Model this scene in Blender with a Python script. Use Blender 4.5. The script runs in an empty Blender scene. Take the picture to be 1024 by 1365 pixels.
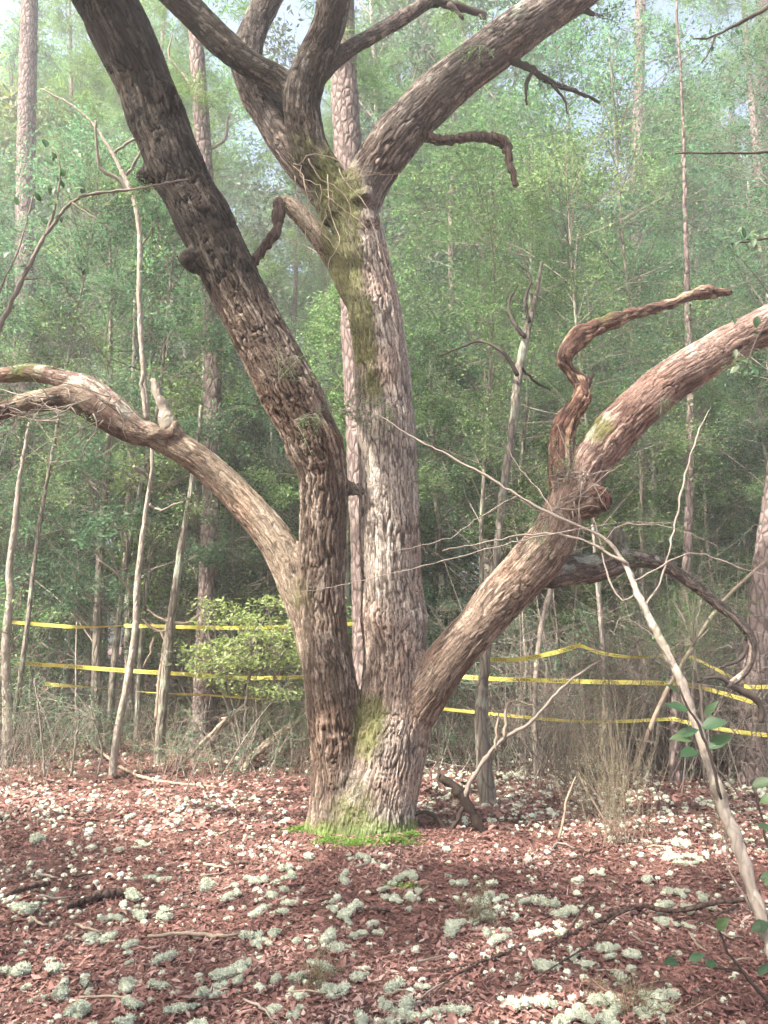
import bpy, math, random
import numpy as np
from mathutils import Vector, Matrix, Euler

# ------------------------------------------------------------------ camera, sky, sun, exposure
SC = bpy.context.scene
COL = SC.collection
F_PX, CX, CY = 1005.0, 512.0, 682.5          # focal length and centre in photo pixels (1024 x 1365)
HORIZON = 850.0
CAM_H = 1.6
PITCH = math.atan((HORIZON - CY) / F_PX)

cam_d = bpy.data.cameras.new('camera')
cam = bpy.data.objects.new('camera', cam_d); COL.objects.link(cam)
cam.location = (0, 0, CAM_H)
cam.rotation_euler = (math.pi / 2 + PITCH, 0, 0)
cam_d.sensor_fit = 'HORIZONTAL'
cam_d.sensor_width = 36.0
cam_d.lens = 36.0 * F_PX / 1024.0
cam_d.clip_start = 0.05
cam_d.clip_end = 500
SC.camera = cam

SUN_DIR = Vector((-0.80, -0.60, 0)).normalized()
SUN_EL = math.radians(50)
to_sun = Vector((SUN_DIR.x * math.cos(SUN_EL), SUN_DIR.y * math.cos(SUN_EL), math.sin(SUN_EL)))

world = bpy.data.worlds.new('World'); SC.world = world; world.use_nodes = True
wn = world.node_tree.nodes; wl = world.node_tree.links
bg = wn['Background']
sky = wn.new('ShaderNodeTexSky'); sky.sky_type = 'NISHITA'; sky.sun_disc = False
sky.sun_elevation = SUN_EL
sky.sun_rotation = math.atan2(SUN_DIR.x, SUN_DIR.y)
sky.dust_density = 8.0; sky.air_density = 1.0; sky.ozone_density = 1.0
wl.new(sky.outputs[0], bg.inputs[0]); bg.inputs[1].default_value = 0.15

sun_d = bpy.data.lights.new('sun', 'SUN'); sun_d.energy = 5.0; sun_d.angle = math.radians(0.6)
sun_d.color = (1.0, 0.93, 0.82)
sun = bpy.data.objects.new('sun', sun_d); COL.objects.link(sun)
sun.rotation_euler = to_sun.to_track_quat('Z', 'Y').to_euler()
sun.location = (-10, -8, 20)

SC.view_settings.view_transform = 'Standard'
SC.view_settings.look = 'None'
SC.view_settings.exposure = 1.72
SC.view_settings.gamma = 1.0
SC.view_settings.use_curve_mapping = False
SC.render.engine = 'CYCLES'
SC.cycles.max_bounces = 5
SC.cycles.diffuse_bounces = 3
SC.cycles.transmission_bounces = 3
SC.cycles.adaptive_threshold = 0.06
SC.cycles.volume_bounces = 1
SC.cycles.use_denoising = True

RNG = np.random.default_rng(11)
random.seed(5)

# ------------------------------------------------------------------ pixel -> world
cp, sp = math.cos(PITCH), math.sin(PITCH)

def ray(px, py):
    x = (px - CX) / F_PX; y = (CY - py) / F_PX
    return np.array([x, cp - y * sp, sp + y * cp])     # forward = (0,cp,sp), up = (0,-sp,cp)

def at(px, py, Y):
    d = ray(px, py)
    t = Y / d[1]
    return np.array([d[0] * t, Y, CAM_H + d[2] * t])

def depth(p):                                          # distance along the optical axis
    return p[1] * cp + (p[2] - CAM_H) * sp

def px_size(p, w):                                     # metres for a width of w pixels at p
    return w * depth(p) / F_PX

# ------------------------------------------------------------------ noise
def hash3(ix, iy, iz, seed=0):
    with np.errstate(over='ignore'):
        h = ix.astype(np.uint32) * np.uint32(374761393) + iy.astype(np.uint32) * np.uint32(668265263) + iz.astype(np.uint32) * np.uint32(2147483647) + np.uint32((seed * 974711 + 12345) & 0xFFFFFFFF)
        h = (h ^ (h >> np.uint32(13))) * np.uint32(1274126177)
        h = (h ^ (h >> np.uint32(16))) * np.uint32(2246822519)
        h = h ^ (h >> np.uint32(15))
    return (h & np.uint32(0xFFFFFF)).astype(np.float32) * np.float32(1 / 0xFFFFFF)

def vnoise(p, seed=0):
    p = p.astype(np.float32); f = np.floor(p); i = f.astype(np.int32); t = p - f; t = t * t * (3 - 2 * t)
    r = 0
    for dx in (0, 1):
        for dy in (0, 1):
            for dz in (0, 1):
                w = (t[:, 0] if dx else 1 - t[:, 0]) * (t[:, 1] if dy else 1 - t[:, 1]) * (t[:, 2] if dz else 1 - t[:, 2])
                r = r + w * hash3(i[:, 0] + dx, i[:, 1] + dy, i[:, 2] + dz, seed)
    return r

def fbm(p, octs=3, seed=0):
    a, s, r = 0.5, 1.0, 0
    for o in range(octs):
        r = r + a * vnoise(p * s, seed + o); s *= 2.03; a *= 0.5
    return r / (1 - 0.5 ** octs)

def worley(p, seed=0):
    p = p.astype(np.float32)
    i = np.floor(p - 0.5).astype(np.int32)
    f1 = np.full(len(p), 9.0, np.float32); f2 = f1.copy(); cid = np.zeros(len(p), np.float32)
    for dx in (0, 1):
        for dy in (0, 1):
            for dz in (0, 1):
                a, b, c = i[:, 0] + dx, i[:, 1] + dy, i[:, 2] + dz
                h = hash3(a, b, c, seed)
                h2 = np.modf(h * 417.31)[0]; h3 = np.modf(h * 9173.7)[0]
                d = np.sqrt((a + .2 + .6 * h - p[:, 0]) ** 2 + (b + .2 + .6 * h2 - p[:, 1]) ** 2 + (c + .2 + .6 * h3 - p[:, 2]) ** 2)
                n1 = d < f1
                f2 = np.where(n1, f1, np.minimum(f2, d))
                cid = np.where(n1, np.modf(h * 77.7)[0], cid)
                f1 = np.where(n1, d, f1)
    return f1, f2, cid

def sstep(a, b, x):
    t = np.clip((x - a) / (b - a), 0, 1); return t * t * (3 - 2 * t)

def gz(x, y):
    x = np.asarray(x, float); y = np.asarray(y, float)
    p = np.stack([x.ravel() * 0.7, y.ravel() * 0.7, np.zeros(x.size)], 1)
    n = (vnoise(p, 91) - 0.5) * 0.07 + (vnoise(p * 3.1, 92) - 0.5) * 0.025
    r2 = (x.ravel() + 0.10) ** 2 + (y.ravel() - 6.62) ** 2
    n = n + 0.05 * np.exp(-r2 / 0.8)
    n = n + 0.25 * sstep(12, 40, y.ravel())
    return n.reshape(x.shape)

def ground(px, py):
    d = ray(px, py); t = CAM_H / -d[2]
    for _ in range(4):
        z = float(gz(d[0] * t, d[1] * t)); t = (CAM_H - z) / -d[2]
    return np.array([d[0] * t, d[1] * t, z])

# ------------------------------------------------------------------ mesh helpers
def link(o, parent=None):
    COL.objects.link(o)
    if parent is not None: o.parent = parent
    return o

def mesh_from(name, V, F, mat=None, smooth=True, attrs=None, colors=None):
    """F: ndarray (n,3|4) or list of such"""
    me = bpy.data.meshes.new(name)
    V = np.asarray(V, np.float32)
    Fs = [np.asarray(f, np.int32) for f in (F if isinstance(F, list) else [F]) if len(f)]
    loops = np.concatenate([f.ravel() for f in Fs])
    counts = np.concatenate([np.full(len(f), f.shape[1], np.int32) for f in Fs])
    starts = np.concatenate([[0], np.cumsum(counts)[:-1]]).astype(np.int32)
    me.vertices.add(len(V)); me.vertices.foreach_set('co', V.ravel())
    me.loops.add(len(loops)); me.loops.foreach_set('vertex_index', loops)
    me.polygons.add(len(counts)); me.polygons.foreach_set('loop_start', starts)
    me.polygons.foreach_set('loop_total', counts)
    me.update(calc_edges=True)
    me.polygons.foreach_set('use_smooth', np.full(len(counts), smooth, bool))
    for k, a in (attrs or {}).items():
        at_ = me.attributes.new(k, 'FLOAT', 'POINT'); at_.data.foreach_set('value', np.asarray(a, np.float32))
    if colors is not None:
        c4 = np.ones((len(V), 4), np.float32); c4[:, :3] = colors
        at_ = me.attributes.new('col', 'FLOAT_COLOR', 'POINT'); at_.data.foreach_set('color', c4.ravel())
    if mat is not None: me.materials.append(mat)
    return me

def obj(name, me, parent=None, **props):
    o = bpy.data.objects.new(name, me); link(o, parent)
    for k, v in props.items(): o[k] = v
    return o

def empty(name, loc, rz=0, **props):
    o = bpy.data.objects.new(name, None); link(o)
    o.empty_display_size = 0.2
    o.location = loc; o.rotation_euler = (0, 0, rz)
    for k, v in props.items(): o[k] = v
    return o

def copy_tree(o, parent=None):
    c = o.copy(); COL.objects.link(c); c.parent = parent
    for ch in list(o.children): copy_tree(ch, c)
    return c

class MB:
    def __init__(s): s.V = []; s.Q = []; s.T = []; s.A = []; s.n = 0
    def add(s, V, Q=None, T=None, a=0.5):
        V = np.asarray(V, float)
        if Q is not None and len(Q): s.Q.append(np.asarray(Q) + s.n)
        if T is not None and len(T): s.T.append(np.asarray(T) + s.n)
        s.V.append(V); s.A.append(np.broadcast_to(np.asarray(a, float), (len(V),)).copy()); s.n += len(V)
    def mesh(s, name, mat, smooth=True):
        V = np.concatenate(s.V); F = []
        if s.Q: F.append(np.concatenate(s.Q))
        if s.T: F.append(np.concatenate(s.T))
        return mesh_from(name, V, F, mat, smooth, {'rnd': np.concatenate(s.A)})

def catmull(P, step):
    P = np.asarray(P, float)
    E = np.vstack([2 * P[0] - P[1], P, 2 * P[-1] - P[-2]])
    out = []
    for i in range(1, len(E) - 2):
        p0, p1, p2, p3 = E[i - 1], E[i], E[i + 1], E[i + 2]
        n = max(1, int(round(np.linalg.norm(p2[:3] - p1[:3]) / step)))
        t = np.linspace(0, 1, n, endpoint=False)[:, None]
        out.append(0.5 * (2 * p1 + (p2 - p0) * t + (2 * p0 - 5 * p1 + 4 * p2 - p3) * t ** 2 + (3 * p1 - p0 - 3 * p2 + p3) * t ** 3))
    out.append(P[-1:])
    return np.vstack(out)

def frames(C):
    T = np.gradient(C, axis=0); T /= np.linalg.norm(T, axis=1)[:, None] + 1e-9
    N = np.zeros_like(T)
    up = np.array([0, 1.0, 0.05]) if abs(T[0][2]) > 0.5 else np.array([0, 0, 1.0])
    n = up - T[0] * (up @ T[0]); n /= np.linalg.norm(n)
    for i in range(len(T)):
        n = n - T[i] * (n @ T[i]); n /= np.linalg.norm(n) + 1e-9; N[i] = n
    B = np.cross(T, N)
    return T, N, B

def tube(C, R, sides=8, cap=True, rough=0.0, seed=0):
    C = np.asarray(C, float); R = np.asarray(R, float)
    T, N, B = frames(C)
    a = np.linspace(0, 2 * math.pi, sides, endpoint=False)
    ca, sa = np.cos(a), np.sin(a)
    rr = np.repeat(R[:, None], sides, 1)
    if rough:
        g = np.random.default_rng(seed); rr = rr * (1 + rough * g.normal(size=rr.shape))
    V = C[:, None] + rr[..., None] * (ca[None, :, None] * N[:, None] + sa[None, :, None] * B[:, None])
    n = len(C); V = V.reshape(-1, 3)
    i = np.arange(n - 1)[:, None] * sides; j = np.arange(sides)[None]; j2 = (j + 1) % sides
    Q = np.stack([i + j, i + j2, i + sides + j2, i + sides + j], -1).reshape(-1, 4)
    Tr = None
    if cap:
        V = np.vstack([V, C[:1], C[-1:]])
        c0, c1 = n * sides, n * sides + 1
        jj = np.arange(sides); k = (jj + 1) % sides
        Tr = np.vstack([np.stack([np.full(sides, c0), k, jj], 1), np.stack([np.full(sides, c1), (n - 1) * sides + jj, (n - 1) * sides + k], 1)])
    return V, Q, Tr

def polytube(mb, pts, r0, r1, sides=6, step=0.08, a=0.5, wob=0.0, seed=0, cap=True):
    """pts (n,3); radius tapers r0 -> r1"""
    C = catmull(pts, step)
    if wob:
        g = np.random.default_rng(seed); w = g.normal(size=C.shape) * wob; w[0] = 0; C = C + w
    R = np.linspace(r0, r1, len(C))
    V, Q, T = tube(C, R, sides, cap)
    mb.add(V, Q, T, a)

def leaf_cloud(mb, cen, size, g, aspect=0.42, droop=0.0, up=0.35, fold=0.25):
    """one folded diamond leaf per centre"""
    n = len(cen)
    d = g.normal(size=(n, 3)); d[:, 2] = d[:, 2] * 0.6 - droop; d /= np.linalg.norm(d, axis=1)[:, None]
    nn = g.normal(size=(n, 3)); nn[:, 2] = np.abs(nn[:, 2]) + up
    s = np.cross(d, nn); s /= np.linalg.norm(s, axis=1)[:, None] + 1e-9
    nn = np.cross(s, d)
    L = (size * g.uniform(0.65, 1.3, n))[:, None]
    W = L * aspect * 0.5
    c = cen + 0
    V = np.stack([c, c + d * L * 0.45 + s * W + nn * W * fold, c + d * L, c + d * L * 0.45 - s * W + nn * W * fold], 1).reshape(-1, 3)
    i = np.arange(n) * 4
    # fold along the midrib: two triangles sharing base-tip
    T = np.vstack([np.stack([i, i + 1, i + 2], 1), np.stack([i, i + 2, i + 3], 1)])
    mb.add(V, None, T, np.repeat(g.random(n), 4))

# ------------------------------------------------------------------ materials
def mat_new(name):
    m = bpy.data.materials.new(name); m.use_nodes = True
    nt = m.node_tree; nt.nodes.clear()
    return m, nt, nt.nodes, nt.links

def ramp(n, stops):
    r = n.new('ShaderNodeValToRGB'); e = r.color_ramp.elements
    while len(e) < len(stops): e.new(0.5)
    for k, (p, c) in enumerate(stops):
        e[k].position = p; e[k].color = (*c, 1)
    return r

def mat_leaf(name, c_dark, c_light, trans, tw=0.45, rough=0.5, obj_var=0.35):
    m, nt, n, l = mat_new(name)
    out = n.new('ShaderNodeOutputMaterial')
    at_ = n.new('ShaderNodeAttribute'); at_.attribute_name = 'rnd'
    r = ramp(n, [(0, c_dark), (0.6, [(a + b) / 2 for a, b in zip(c_dark, c_light)]), (1, c_light)])
    l.new(at_.outputs['Fac'], r.inputs[0])
    oi = n.new('ShaderNodeObjectInfo')
    hsv = n.new('ShaderNodeHueSaturation')
    mr = n.new('ShaderNodeMapRange'); mr.inputs['To Min'].default_value = 1 - obj_var; mr.inputs['To Max'].default_value = 1 + obj_var
    l.new(oi.outputs['Random'], mr.inputs['Value']); l.new(mr.outputs[0], hsv.inputs['Value'])
    mh = n.new('ShaderNodeMapRange'); mh.inputs['To Min'].default_value = 0.475; mh.inputs['To Max'].default_value = 0.53
    mul = n.new('ShaderNodeMath'); mul.operation = 'FRACT'
    m2 = n.new('ShaderNodeMath'); m2.operation = 'MULTIPLY'; m2.inputs[1].default_value = 7.31
    l.new(oi.outputs['Random'], m2.inputs[0]); l.new(m2.outputs[0], mul.inputs[0]); l.new(mul.outputs[0], mh.inputs['Value'])
    l.new(mh.outputs[0], hsv.inputs['Hue'])
    l.new(r.outputs[0], hsv.inputs['Color'])
    b = n.new('ShaderNodeBsdfPrincipled'); b.inputs['Roughness'].default_value = rough
    b.inputs['Specular IOR Level'].default_value = 0.35
    l.new(hsv.outputs[0], b.inputs['Base Color'])
    t = n.new('ShaderNodeBsdfTranslucent')
    tc = n.new('ShaderNodeMixRGB'); tc.blend_type = 'MULTIPLY'; tc.inputs[0].default_value = 1
    l.new(hsv.outputs[0], tc.inputs[1]); tc.inputs[2].default_value = (*trans, 1)
    l.new(tc.outputs[0], t.inputs['Color'])
    mx = n.new('ShaderNodeMixShader'); mx.inputs[0].default_value = tw
    l.new(b.outputs[0], mx.inputs[1]); l.new(t.outputs[0], mx.inputs[2]); l.new(mx.outputs[0], out.inputs[0])
    return m

def mat_bark(name, c1, c2, c3, scale=(9, 9, 2.2), bump=0.6, rough=0.9, crack=0.5, blotch=None):
    """plated bark in object coordinates"""
    m, nt, n, l = mat_new(name)
    out = n.new('ShaderNodeOutputMaterial'); b = n.new('ShaderNodeBsdfPrincipled')
    b.inputs['Roughness'].default_value = rough; b.inputs['Specular IOR Level'].default_value = 0.2
    tc = n.new('ShaderNodeTexCoord'); mp = n.new('ShaderNodeMapping'); mp.inputs['Scale'].default_value = scale
    l.new(tc.outputs['Object'], mp.inputs[0])
    no = n.new('ShaderNodeTexNoise'); no.inputs['Scale'].default_value = 1.3; no.inputs['Detail'].default_value = 4
    l.new(mp.outputs[0], no.inputs['Vector'])
    mixv = n.new('ShaderNodeMixRGB'); mixv.inputs[0].default_value = 0.25
    l.new(mp.outputs[0], mixv.inputs[1]); l.new(no.outputs['Color'], mixv.inputs[2])
    vo = n.new('ShaderNodeTexVoronoi'); vo.feature = 'DISTANCE_TO_EDGE'; vo.inputs['Scale'].default_value = 1.6
    l.new(mixv.outputs[0], vo.inputs['Vector'])
    vc = n.new('ShaderNodeTexVoronoi'); vc.inputs['Scale'].default_value = 1.6
    l.new(mixv.outputs[0], vc.inputs['Vector'])
    r = ramp(n, [(0, c1), (0.5, c2), (1, c3)])
    nf = n.new('ShaderNodeTexNoise'); nf.inputs['Scale'].default_value = 3.0; nf.inputs['Detail'].default_value = 8
    l.new(mp.outputs[0], nf.inputs['Vector'])
    ad = n.new('ShaderNodeMixRGB'); ad.inputs[0].default_value = 0.6
    l.new(vc.outputs['Color'], ad.inputs[1]); l.new(nf.outputs['Fac'], ad.inputs[2]); l.new(ad.outputs[0], r.inputs[0])
    cr = ramp(n, [(0, (crack, crack, crack)), (0.16, (1, 1, 1))]); l.new(vo.outputs['Distance'], cr.inputs[0])
    mu = n.new('ShaderNodeMixRGB'); mu.blend_type = 'MULTIPLY'; mu.inputs[0].default_value = 1
    l.new(r.outputs[0], mu.inputs[1]); l.new(cr.outputs[0], mu.inputs[2])
    col = mu.outputs[0]
    if blotch:
        nb = n.new('ShaderNodeTexNoise'); nb.inputs['Scale'].default_value = 3.5; nb.inputs['Detail'].default_value = 5
        l.new(tc.outputs['Object'], nb.inputs['Vector'])
        rb = ramp(n, [(0.52, (0, 0, 0)), (0.62, (1, 1, 1))]); l.new(nb.outputs['Fac'], rb.inputs[0])
        mb_ = n.new('ShaderNodeMixRGB'); l.new(rb.outputs[0], mb_.inputs[0]); l.new(col, mb_.inputs[1]); mb_.inputs[2].default_value = (*blotch, 1)
        col = mb_.outputs[0]
    l.new(col, b.inputs['Base Color'])
    hgt = n.new('ShaderNodeMath'); hgt.operation = 'ADD'
    rr = ramp(n, [(0, (0, 0, 0)), (0.25, (1, 1, 1))]); l.new(vo.outputs['Distance'], rr.inputs[0])
    l.new(rr.outputs[0], hgt.inputs[0]); l.new(nf.outputs['Fac'], hgt.inputs[1])
    bp = n.new('ShaderNodeBump'); bp.inputs['Strength'].default_value = bump; bp.inputs['Distance'].default_value = 0.02
    l.new(hgt.outputs[0], bp.inputs['Height']); l.new(bp.outputs[0], b.inputs['Normal'])
    l.new(b.outputs[0], out.inputs[0])
    return m

def mat_plain(name, c, rough=0.8, var=0.3, scale=20, bump=0.3, sheen=0):
    m, nt, n, l = mat_new(name)
    out = n.new('ShaderNodeOutputMaterial'); b = n.new('ShaderNodeBsdfPrincipled')
    b.inputs['Roughness'].default_value = rough; b.inputs['Specular IOR Level'].default_value = 0.25
    tc = n.new('ShaderNodeTexCoord'); no = n.new('ShaderNodeTexNoise'); no.inputs['Scale'].default_value = scale; no.inputs['Detail'].default_value = 5
    l.new(tc.outputs['Object'], no.inputs['Vector'])
    at_ = n.new('ShaderNodeAttribute'); at_.attribute_name = 'rnd'
    ad = n.new('ShaderNodeMath'); ad.operation = 'ADD'; l.new(no.outputs['Fac'], ad.inputs[0]); l.new(at_.outputs['Fac'], ad.inputs[1])
    hf = n.new('ShaderNodeMath'); hf.operation = 'MULTIPLY'; hf.inputs[1].default_value = 0.5; l.new(ad.outputs[0], hf.inputs[0])
    r = ramp(n, [(0.2, [x * (1 - var) for x in c]), (0.8, [min(1, x * (1 + var)) for x in c])]); l.new(hf.outputs[0], r.inputs[0])
    l.new(r.outputs[0], b.inputs['Base Color'])
    bp = n.new('ShaderNodeBump'); bp.inputs['Strength'].default_value = bump; bp.inputs['Distance'].default_value = 0.01
    l.new(no.outputs['Fac'], bp.inputs['Height']); l.new(bp.outputs[0], b.inputs['Normal'])
    l.new(b.outputs[0], out.inputs[0])
    return m

def mat_oak():
    m, nt, n, l = mat_new('oak_bark')
    out = n.new('ShaderNodeOutputMaterial'); b = n.new('ShaderNodeBsdfPrincipled')
    b.inputs['Roughness'].default_value = 0.88; b.inputs['Specular IOR Level'].default_value = 0.25
    at_ = n.new('ShaderNodeAttribute'); at_.attribute_name = 'col'
    bk = n.new('ShaderNodeAttribute'); bk.attribute_name = 'bk'
    tc = n.new('ShaderNodeTexCoord')
    no = n.new('ShaderNodeTexNoise'); no.inputs['Scale'].default_value = 60; no.inputs['Detail'].default_value = 6; no.inputs['Roughness'].default_value = 0.7
    l.new(tc.outputs['Object'], no.inputs['Vector'])
    mp = n.new('ShaderNodeMapping'); mp.inputs['Scale'].default_value = (60, 60, 9); l.new(bk.outputs['Vector'], mp.inputs[0])
    wn_ = n.new('ShaderNodeTexNoise'); wn_.inputs['Scale'].default_value = 0.7; wn_.inputs['Detail'].default_value = 3; l.new(mp.outputs[0], wn_.inputs['Vector'])
    ma = n.new('ShaderNodeVectorMath'); ma.operation = 'MULTIPLY_ADD'; ma.inputs[1].default_value = (1.6, 1.6, 1.6)
    l.new(wn_.outputs['Color'], ma.inputs[0]); l.new(mp.outputs[0], ma.inputs[2])
    vo = n.new('ShaderNodeTexVoronoi'); vo.feature = 'DISTANCE_TO_EDGE'; vo.inputs['Scale'].default_value = 1; l.new(ma.outputs[0], vo.inputs['Vector'])
    cr = ramp(n, [(0, (0.45, 0.42, 0.40)), (0.14, (1, 1, 1))]); l.new(vo.outputs['Distance'], cr.inputs[0])
    r = ramp(n, [(0.25, (0.62, 0.62, 0.62)), (0.75, (1.35, 1.33, 1.3))]); l.new(no.outputs['Fac'], r.inputs[0])
    mu = n.new('ShaderNodeMixRGB'); mu.blend_type = 'MULTIPLY'; mu.inputs[0].default_value = 1
    l.new(at_.outputs['Color'], mu.inputs[1]); l.new(r.outputs[0], mu.inputs[2])
    mu2 = n.new('ShaderNodeMixRGB'); mu2.blend_type = 'MULTIPLY'; mu2.inputs[0].default_value = 0.8
    l.new(mu.outputs[0], mu2.inputs[1]); l.new(cr.outputs[0], mu2.inputs[2]); l.new(mu2.outputs[0], b.inputs['Base Color'])
    hs = ramp(n, [(0, (0, 0, 0)), (0.22, (1, 1, 1))]); l.new(vo.outputs['Distance'], hs.inputs[0])
    ad = n.new('ShaderNodeMath'); ad.operation = 'ADD'; l.new(hs.outputs[0], ad.inputs[0]); l.new(no.outputs['Fac'], ad.inputs[1])
    bp = n.new('ShaderNodeBump'); bp.inputs['Strength'].default_value = 0.6; bp.inputs['Distance'].default_value = 0.006
    l.new(ad.outputs[0], bp.inputs['Height']); l.new(bp.outputs[0], b.inputs['Normal'])
    l.new(b.outputs[0], out.inputs[0])
    return m

def mat_ground():
    m, nt, n, l = mat_new('forest_floor')
    out = n.new('ShaderNodeOutputMaterial'); b = n.new('ShaderNodeBsdfPrincipled'); b.inputs['Roughness'].default_value = 0.95
    tc = n.new('ShaderNodeTexCoord')
    vo = n.new('ShaderNodeTexVoronoi'); vo.inputs['Scale'].default_value = 26
    l.new(tc.outputs['Object'], vo.inputs['Vector'])
    no = n.new('ShaderNodeTexNoise'); no.inputs['Scale'].default_value = 7; no.inputs['Detail'].default_value = 8
    l.new(tc.outputs['Object'], no.inputs['Vector'])
    mx = n.new('ShaderNodeMixRGB'); mx.inputs[0].default_value = 0.5; l.new(vo.outputs['Color'], mx.inputs[1]); l.new(no.outputs['Fac'], mx.inputs[2])
    r = ramp(n, [(0.2, (0.035, 0.018, 0.014)), (0.5, (0.10, 0.048, 0.036)), (0.85, (0.20, 0.11, 0.085))])
    l.new(mx.outputs[0], r.inputs[0]); l.new(r.outputs[0], b.inputs['Base Color'])
    bp = n.new('ShaderNodeBump'); bp.inputs['Strength'].default_value = 0.8; bp.inputs['Distance'].default_value = 0.03
    l.new(mx.outputs[0], bp.inputs['Height']); l.new(bp.outputs[0], b.inputs['Normal'])
    l.new(b.outputs[0], out.inputs[0])
    return m

def mat_litter():
    m, nt, n, l = mat_new('dead_leaf')
    out = n.new('ShaderNodeOutputMaterial'); b = n.new('ShaderNodeBsdfPrincipled'); b.inputs['Roughness'].default_value = 0.8
    b.inputs['Specular IOR Level'].default_value = 0.2
    at_ = n.new('ShaderNodeAttribute'); at_.attribute_name = 'rnd'
    r = ramp(n, [(0, (0.075, 0.038, 0.034)), (0.3, (0.15, 0.073, 0.063)), (0.6, (0.21, 0.110, 0.094)), (0.85, (0.28, 0.165, 0.142)), (1, (0.38, 0.27, 0.235))])
    l.new(at_.outputs['Fac'], r.inputs[0]); l.new(r.outputs[0], b.inputs['Base Color'])
    l.new(b.outputs[0], out.inputs[0])
    return m

M = {}
M['oak'] = mat_oak()
M['ground'] = mat_ground()
M['litter'] = mat_litter()
M['leaf_oak'] = mat_leaf('evergreen_leaf', (0.05, 0.082, 0.042), (0.15, 0.195, 0.105), (1.7, 2.2, 1.5), 0.5, obj_var=0.45)
M['leaf_cool'] = mat_leaf('cool_evergreen_leaf', (0.055, 0.105, 0.066), (0.14, 0.21, 0.14), (1.7, 2.2, 1.6), 0.5, obj_var=0.45)
M['leaf_olive'] = mat_leaf('olive_leaf', (0.085, 0.10, 0.045), (0.19, 0.21, 0.10), (1.5, 1.8, 1.1), 0.48, obj_var=0.3)
M['leaf_grey'] = mat_leaf('grey_green_leaf', (0.055, 0.075, 0.055), (0.15, 0.175, 0.135), (1.4, 1.6, 1.3), 0.4, obj_var=0.4)
M['leaf_pine'] = mat_leaf('pine_needle', (0.08, 0.125, 0.06), (0.17, 0.23, 0.115), (1.6, 2.0, 1.2), 0.45, obj_var=0.2)
M['leaf_yellow'] = mat_leaf('yellow_green_leaf', (0.20, 0.24, 0.09), (0.40, 0.42, 0.20), (1.4, 1.5, 1.0), 0.4, obj_var=0.1)
M['leaf_big'] = mat_leaf('broad_leaf', (0.035, 0.08, 0.036), (0.095, 0.165, 0.075), (1.4, 1.8, 1.0), 0.35, obj_var=0.2)
M['dry'] = mat_plain('dry_twig', (0.26, 0.21, 0.16), var=0.5, scale=8)
M['twig_grey'] = mat_plain('grey_twig', (0.20, 0.17, 0.145), var=0.5, scale=10)
M['twig_dark'] = mat_plain('dark_twig', (0.055, 0.042, 0.036), var=0.5, scale=10)
M['pale'] = mat_bark('pale_bark', (0.17, 0.145, 0.12), (0.32, 0.28, 0.24), (0.46, 0.42, 0.37), (14, 14, 6), 0.35, blotch=(0.22, 0.20, 0.16), crack=0.8)
M['pine'] = mat_bark('pine_bark', (0.125, 0.095, 0.088), (0.215, 0.168, 0.156), (0.32, 0.262, 0.246), (11, 11, 4.5), 0.9, crack=0.45)
M['grey_bark'] = mat_bark('grey_bark', (0.12, 0.105, 0.085), (0.20, 0.175, 0.145), (0.30, 0.27, 0.225), (14, 14, 3), 0.6, blotch=(0.27, 0.29, 0.23))
M['dead_wood'] = mat_bark('dead_wood', (0.045, 0.03, 0.025), (0.095, 0.064, 0.052), (0.19, 0.14, 0.115), (18, 18, 5), 0.7, crack=0.6)
M['lichen'] = mat_plain('reindeer_lichen', (0.50, 0.54, 0.43), rough=0.95, var=0.25, scale=60, bump=0.6)
M['moss'] = mat_plain('bright_moss', (0.13, 0.235, 0.045), rough=0.95, var=0.4, scale=40, bump=0.5)
M['rotten'] = mat_plain('rotten_dark_wood', (0.035, 0.025, 0.02), var=0.5, scale=25, bump=0.8)
M['tape'] = mat_plain('yellow_tape', (0.60, 0.54, 0.12), rough=0.35, var=0.08, scale=4, bump=0.05)
M['ink'] = mat_plain('black_ink', (0.02, 0.02, 0.018), rough=0.5, var=0.1, bump=0.0)

# ------------------------------------------------------------------ ground
def axis(lo, hi, fine_lo, fine_hi, df, dc):
    return np.unique(np.concatenate([np.arange(lo, fine_lo, dc), np.arange(fine_lo, fine_hi, df), np.arange(fine_hi, hi + dc, dc)]).round(4))
gx = axis(-70, 70, -8, 8, 0.12, 2.0); gy = axis(-30, 120, 1.5, 14, 0.12, 2.0)
GX, GY = np.meshgrid(gx, gy)
V = np.stack([GX, GY, gz(GX, GY)], -1).reshape(-1, 3)
nx, ny = len(gx), len(gy)
ii = (np.arange(ny - 1)[:, None] * nx + np.arange(nx - 1)[None]).ravel()
Q = np.stack([ii, ii + 1, ii + nx + 1, ii + nx], 1)
G_OBJ = obj('ground', mesh_from('ground', V, Q, M['ground']), kind='structure')

# ------------------------------------------------------------------ the big oak
OY = 6.62
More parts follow.
